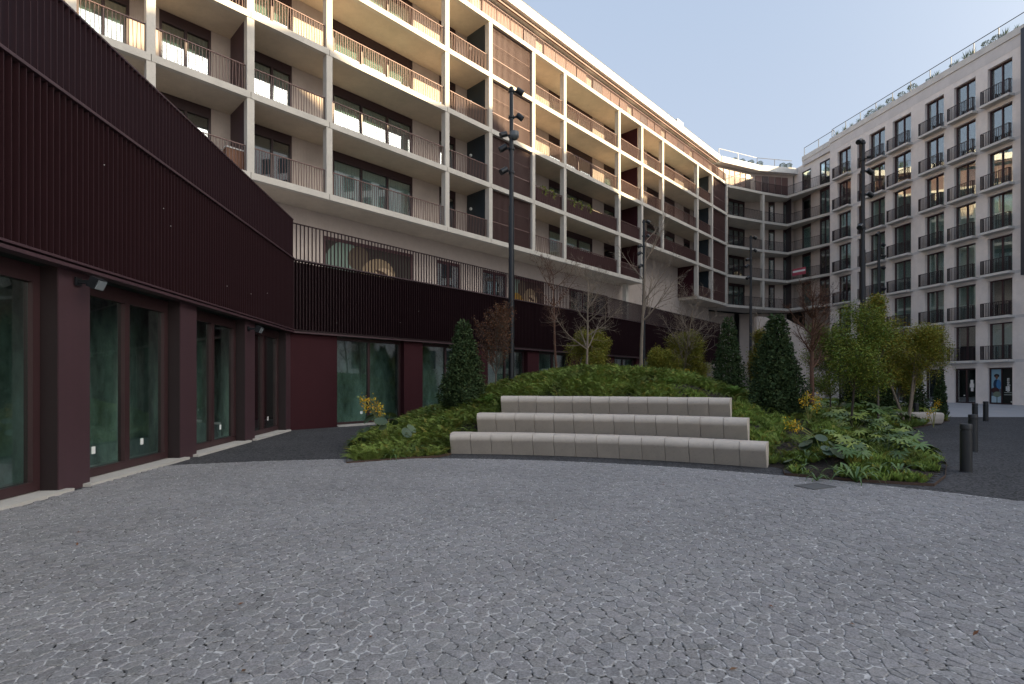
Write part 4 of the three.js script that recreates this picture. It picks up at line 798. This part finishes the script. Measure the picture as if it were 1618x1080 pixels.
function leafPlant(name, label, group, X, d, kind, n, size, H, seed) {
  const t = thing(name, label, 'plant', 0, 0, 0, 0, group); seat(t, X, d, 0.02);
  const R = rng(seed), stems = [], mats = kind === 'fan' ? fanM : roundM;
  for (let i = 0; i < n; i++) {
    const a = R() * 6.2832 + i, k = Math.sqrt((i + 0.5) / n), x = Math.cos(a) * k * H * 0.95, z = Math.sin(a) * k * H * 0.95, y = H * (1.05 - 0.55 * k * k) * (0.85 + 0.3 * R()), s = size * (0.7 + 0.6 * R());
    const m = part(t, 'leaf', LG[kind][i % LG[kind].length], mats[Math.floor(R() * mats.length)], x, y, z); m.scale.set(s, s, s); m.rotation.set((R() - 0.5) * 0.5, -a + (R() - 0.5) * 0.6, -0.15 - 0.5 * k + (R() - 0.5) * 0.35, 'YXZ');
    const c = new THREE.QuadraticBezierCurve3(V3(0, 0, 0), V3(x * 0.3, y * 0.7, z * 0.3), V3(x, y, z)); stems.push(new THREE.TubeGeometry(c, 4, 0.006, 3));
  }
  part(t, 'stems', merge(stems), fanM[3]); return t;
}
{
  const R = rng(81); let k = 0;
  const spots = [];
  for (const [px, py, s] of [[1310, 712, 1], [1340, 722, 1], [1372, 708, 1.1], [1400, 716, 1.1], [1430, 706, 1.2], [1455, 698, 1.2], [1478, 690, 1.1], [1446, 720, 1], [1415, 690, 1.1], [1385, 684, 1], [1350, 690, 1], [1430, 682, 1], [1462, 678, 1], [1490, 676, 0.9], [1402, 668, 1], [1370, 664, 0.9], [1440, 664, 1], [1330, 660, 0.9], [1300, 655, 0.9], [1470, 664, 0.9], [1500, 668, 0.9]]) {
    const d0 = EYE * FPX / (py - HY) * 0.86; spots.push([xOf(px, d0), d0, s]);
  }
  spots.forEach(([x, d, s]) => { if (edgeDist(x, d) > 0.25) leafPlant('fan_leaf_plant', 'shrubby plant with glossy fan shaped green leaves beside the dark path', 'fan leaved plants by the path', x, d, 'fan', 16, 0.155 * s, 0.44 * s, 300 + k++); });
  for (const [x, d] of [[9.2, 14.6], [10.0, 15.6], [10.8, 16.2], [9.8, 17.2], [11.4, 18.6], [12.8, 17.6], [8.9, 16], [13.6, 19.6], [14.4, 20.3], [15.0, 21.2]]) leafPlant('fan_leaf_plant', 'low leafy plant with fan shaped leaves under the small garden trees', 'fan leaved plants under the trees', x, d, 'fan', 11, 0.2, 0.42, 300 + k++);
  for (const [x, d] of [[15.2, 22.5], [16.4, 23], [17.4, 24.2], [14, 21.5], [12.6, 19], [11.6, 17.2], [13.2, 18.2], [18.2, 23.2], [16.6, 21.6], [15.5, 25], [18.6, 25.5], [12, 21]]) leafPlant('fan_leaf_plant', 'leafy plant with fan shaped leaves behind the smooth curved bench', 'fan leaved plants behind the curved bench', x, d, 'fan', 11, 0.27, 0.62, 300 + k++);
  leafPlant('round_leaf_plant', 'plant with large round grey green leaves and a leaning yellow flower stalk', null, 5.9, 9.9, 'round', 14, 0.11, 0.42, 401);
  leafPlant('round_leaf_plant', 'low round leaved plant at the right end of the lowest seat tier', null, 5.15, 9.55, 'round', 6, 0.09, 0.16, 402);
  leafPlant('round_leaf_plant', 'round leaved plant with yellow flower stalks by the left path', null, -3.05, 12.6, 'round', 16, 0.12, 0.72, 403);
  leafPlant('round_leaf_plant', 'small round leaved plant at the left tip of the mound', null, -3.6, 12.2, 'round', 6, 0.09, 0.3, 404);
}
function flowerStalks(label, X, d, stalks, seed) {
  const t = thing('flower_stalks', label, 'flower', 0, 0, 0); seat(t, X, d, 0); const R = rng(seed), st = [], lv = new Leaves();
  for (const [x, y, z] of stalks) { st.push(new THREE.TubeGeometry(new THREE.QuadraticBezierCurve3(V3(0, 0, 0), V3(x * 0.4, y * 0.65, z * 0.4), V3(x, y, z)), 8, 0.01, 5));
    for (let i = 0; i < 46; i++) { const c = V3(x, y, z).multiplyScalar(0.78 + 0.27 * R()).add(rv(R).multiplyScalar(0.09)); lv.add(c.x, c.y, c.z, rv(R), rv(R), 0.045 + 0.03 * R(), 0.03, tintOf(R, 0.3, 0.3)); } }
  part(t, 'stalk', merge(st), plain(0.22, 0.22, 0.06, 0.7)); part(t, 'flowers', lv.geo(), LM.flower);
}
flowerStalks('yellow flower heads leaning left on pale stalks by the left path', -3.0, 12.6, [[-0.55, 1.0, 0.1], [-0.35, 1.08, 0.1], [-0.62, 1.15, 0], [-0.2, 0.9, 0.1]], 91);
flowerStalks('orange yellow flower heads right of the largest evergreen cone', 7.65, 13.4, [[-0.05, 0.75, 0], [0.18, 0.7, 0.1], [-0.2, 0.6, 0.1], [0.05, 0.5, 0.3]], 92);
flowerStalks('long pale stalks leaning over the round grey green leaves', 6.35, 10.4, [[-0.75, 0.62, -0.1], [-0.6, 0.5, -0.3]], 93);
flowerStalks('small yellow flowers at the foot of the cone behind the mound', 6.2, 18.4, [[0, 0.6, 0], [0.2, 0.5, 0]], 94);
flowerStalks('yellow flowers below the pale forked trunks', 15.1, 18.6, [[0, 0.7, 0], [0.15, 0.9, 0], [-0.2, 0.5, 0]], 95);
flowerStalks('yellow flowers between the dark far cones', 13.2, 19.0, [[0, 0.9, 0], [0.15, 0.7, 0]], 96);
// strap leaved tufts and ferns
{
  const blade = (() => { const n = 6, pos = [], idx = []; for (let i = 0; i <= n; i++) { const f = i / n, w = 0.018 * Math.sin(Math.PI * (0.12 + 0.88 * f)) + 0.001; const x = f * 0.42, y = 0.36 * f - 0.42 * f * f * f * 0.9; pos.push(x, y + 0.004, -w, x, y, 0, x, y + 0.004, w); } for (let i = 0; i < n; i++) for (let k = 0; k < 2; k++) { const a = i * 3 + k; idx.push(a, a + 3, a + 1, a + 1, a + 3, a + 4); } const g = new THREE.BufferGeometry(); g.setAttribute('position', new THREE.Float32BufferAttribute(pos, 3)); g.setIndex(idx); g.computeVertexNormals(); return g; })();
  const frond = (() => { const lv = new Leaves(); for (let i = 1; i < 14; i++) { const f = i / 14, x = f * 0.5, y = 0.42 * f - 0.38 * f * f; for (const s of [-1, 1]) lv.add(x, y, 0, V3(0.35, 0.05, s).normalize(), V3(0, 1, 0), 0.13 * Math.sin(Math.PI * (0.15 + 0.8 * f)), 0.03, [1, 1, 1]); } return lv.geo(); })();
  const bm = [plain(0.10, 0.17, 0.03, 0.5), plain(0.06, 0.12, 0.03, 0.5)], fm = leafM(0.10, 0.18, 0.03); let k = 0;
  const put = (name, label, group, px, py, f, n, s, geo, mat) => {
    const d = EYE * FPX / (py - HY) * f, X = xOf(px, d), t = thing(name, label, 'plant', 0, 0, 0, 0, group), R = rng(500 + k++); seat(t, X, d, 0);
    for (let i = 0; i < n; i++) { const b = part(t, geo === blade ? 'blade' : 'frond', geo, Array.isArray(mat) ? mat[i % 2] : mat); const q = s * (0.75 + 0.5 * R()); b.scale.set(q, q * (0.8 + 0.5 * R()), q); b.rotation.set(0, i / n * 6.283 + R() * 0.4, (R() - 0.3) * 0.5, 'YXZ'); }
  };
  const G1 = 'strap leaved tufts along the garden front', L1 = 'bright green tuft of strap leaves at the garden front by the setts';
  for (const [px, py, f, s] of [[1290, 757, 0.98, 0.6], [1352, 757, 0.97, 1.1], [1398, 752, 0.97, 0.8], [1275, 730, 0.95, 0.8], [1262, 742, 0.96, 0.7], [1420, 742, 0.93, 0.9], [1330, 745, 0.95, 0.8]]) put('strap_leaf_tuft', L1, G1, px, py, f, 14, s, blade, bm);
  for (const [px, py, f, s] of [[706, 686, 0.86, 0.9], [655, 712, 0.94, 0.8], [690, 668, 0.75, 0.9], [740, 660, 0.72, 0.8], [620, 722, 0.97, 0.7]]) put('strap_leaf_tuft', 'tuft of arching green blades on the left slope of the mound', 'tufts on the left mound slope', px, py, f, 14, s, blade, bm);
  const fern = (X, d, s, lab) => { const t = thing('fern', lab, 'fern', 0, 0, 0); seat(t, X, d, 0); const R = rng(600 + k++); for (let i = 0; i < 15; i++) { const b = part(t, 'frond', frond, fm); const q = s * (0.8 + 0.4 * R()); b.scale.set(q, q * (0.8 + 0.7 * R()), q); b.rotation.set(0, i / 15 * 6.283 + R() * 0.4, 0.1 + R() * 0.5, 'YXZ'); } };
  fern(6.25, 14.6, 1.1, 'bright green fern behind the right end of the topmost tier'); fern(5.5, 14.9, 0.7, 'smaller fern above the topmost seat tier'); fern(4.3, 14.3, 0.6, 'low fern at the back of the topmost seats'); fern(-0.7, 14.4, 0.8, 'fern left of the topmost seat tier'); fern(-1.7, 13.2, 0.6, 'little fern left of the middle seat tier'); fern(2.4, 14.6, 0.5, 'small fern right behind the middle of the topmost tier');
}
// pots and succulents along the roofs, greenery on two balconies
{
  const agave = new Leaves(), R = rng(700); for (let i = 0; i < 22; i++) { const a = R() * 6.28, e = 0.3 + R(); agave.add(0, 0, 0, V3(Math.cos(a) * e, 1, Math.sin(a) * e).normalize(), V3(-Math.cos(a), 0.6, -Math.sin(a)), 0.5 + 0.35 * R(), 0.09, tintOf(R, 0.25, 0.1)); }
  const ag = agave.geo(), bush = new Leaves(); for (let i = 0; i < 260; i++) { const o = rv(R); bush.add(o.x * 0.35, 0.35 + o.y * 0.3, o.z * 0.35, rv(R), rv(R), 0.12, 0.07, tintOf(R, 0.35, 0.15)); }
  const bg = bush.geo();
  const pot = (F, t, w, y, geo, s, label, group, mat) => { const [X, d] = ptOf(F, t, w), g = thing('roof_plant', label, 'plant', X, y, -d, 0, group); part(g, 'foliage', geo, mat, 0, 0.3, 0).scale.setScalar(s); part(g, 'pot', cyl(0.16, 0.2, 0.34, 0, 0, 0, 10), M.blackMetal); };
  for (const px of [1322, 1334, 1345, 1356, 1368, 1376, 1388, 1394, 1406, 1424, 1441, 1466, 1472, 1480, 1504, 1511, 1526, 1536, 1558, 1574, 1588, 1606]) pot(FR, tAt(FR, px, -0.6), -0.6, 26.6, R() < 0.5 ? ag : bg, 0.45 + 0.5 * R(), 'small potted plant behind the glass rail on the window block roof', 'potted plants on the window block roof', LM.dark);
  for (const px of [905, 930, 955, 985, 1002, 1020, 1048, 1062, 1082, 1112, 1126, 1140]) pot(FM, tAt(FM, px, -1.9), -1.9, 25.7, bg, 0.6 + 0.5 * R(), 'potted plant behind the rail on the long block roof', 'potted plants on the long block roof', LM.dark);
  for (const [px, pd] of [[1160, 57.6], [1172, 57.9], [1186, 58.2], [1200, 58.5], [1236, 59], [1246, 59]]) { const g = thing('roof_plant', 'potted plant on the curved wing roof', 'plant', xOf(px, pd), 25.6, -pd, 0, 'potted plants on the curved wing roof'); part(g, 'foliage', bg, LM.dark, 0, 0.3, 0).scale.setScalar(0.9); part(g, 'pot', cyl(0.16, 0.2, 0.34, 0, 0, 0, 10), M.blackMetal); }
  for (const px of [855, 868, 900, 912, 926]) { const t = tAt(FM, px, -0.4), [X, d] = ptOf(FM, t, -0.4), g = thing('balcony_plant', 'leafy green plant standing behind the balcony rail', 'plant', X, L0 + STO + ST / 2, -d, 0, 'plants on one balcony of the long block'); part(g, 'foliage', bg, LM.mid, 0, 0.5, 0).scale.setScalar(1.15); part(g, 'pot', cyl(0.16, 0.2, 0.4, 0, 0, 0, 10), M.blackMetal); }
  const [X, d] = ptOf(FM, tAt(FM, 375, -0.5), -0.5), g = thing('wooden_cabinet', 'orange brown wooden cabinet with white top on a balcony', 'cabinet', X, L0 + ST / 2, -d, FM.ang); part(g, 'body', box(0.9, 0.85, 0.45), M.wood, 0, 0.45, 0); part(g, 'top', box(0.96, 0.05, 0.5), M.paper, 0, 0.9, 0);
}
{ // a few fallen leaves on the setts
  const lv = new Leaves(), R = rng(801); for (let i = 0; i < 22; i++) { const d = 2.8 + 7 * R() * R(), x = (R() * 2 - 1) * d * 0.95; if (!onPlaza(x, d)) continue; lv.add(x, 0.02, -d, V3(R() - 0.5, 0.1 * R(), R() - 0.5).normalize(), V3(0.2 * R(), 1, 0.2 * R()), 0.035 + 0.03 * R(), 0.022, tintOf(R, 0.4, 0.2)); }
  const m = shade(new THREE.Mesh(lv.geo(), LM.brown)); m.name = 'fallen_leaves'; m.userData.kind = 'stuff'; tag(m, 'few brown fallen leaves scattered on the grey setts', 'leaves'); scene.add(m);
}
renderer.render(scene, camera);
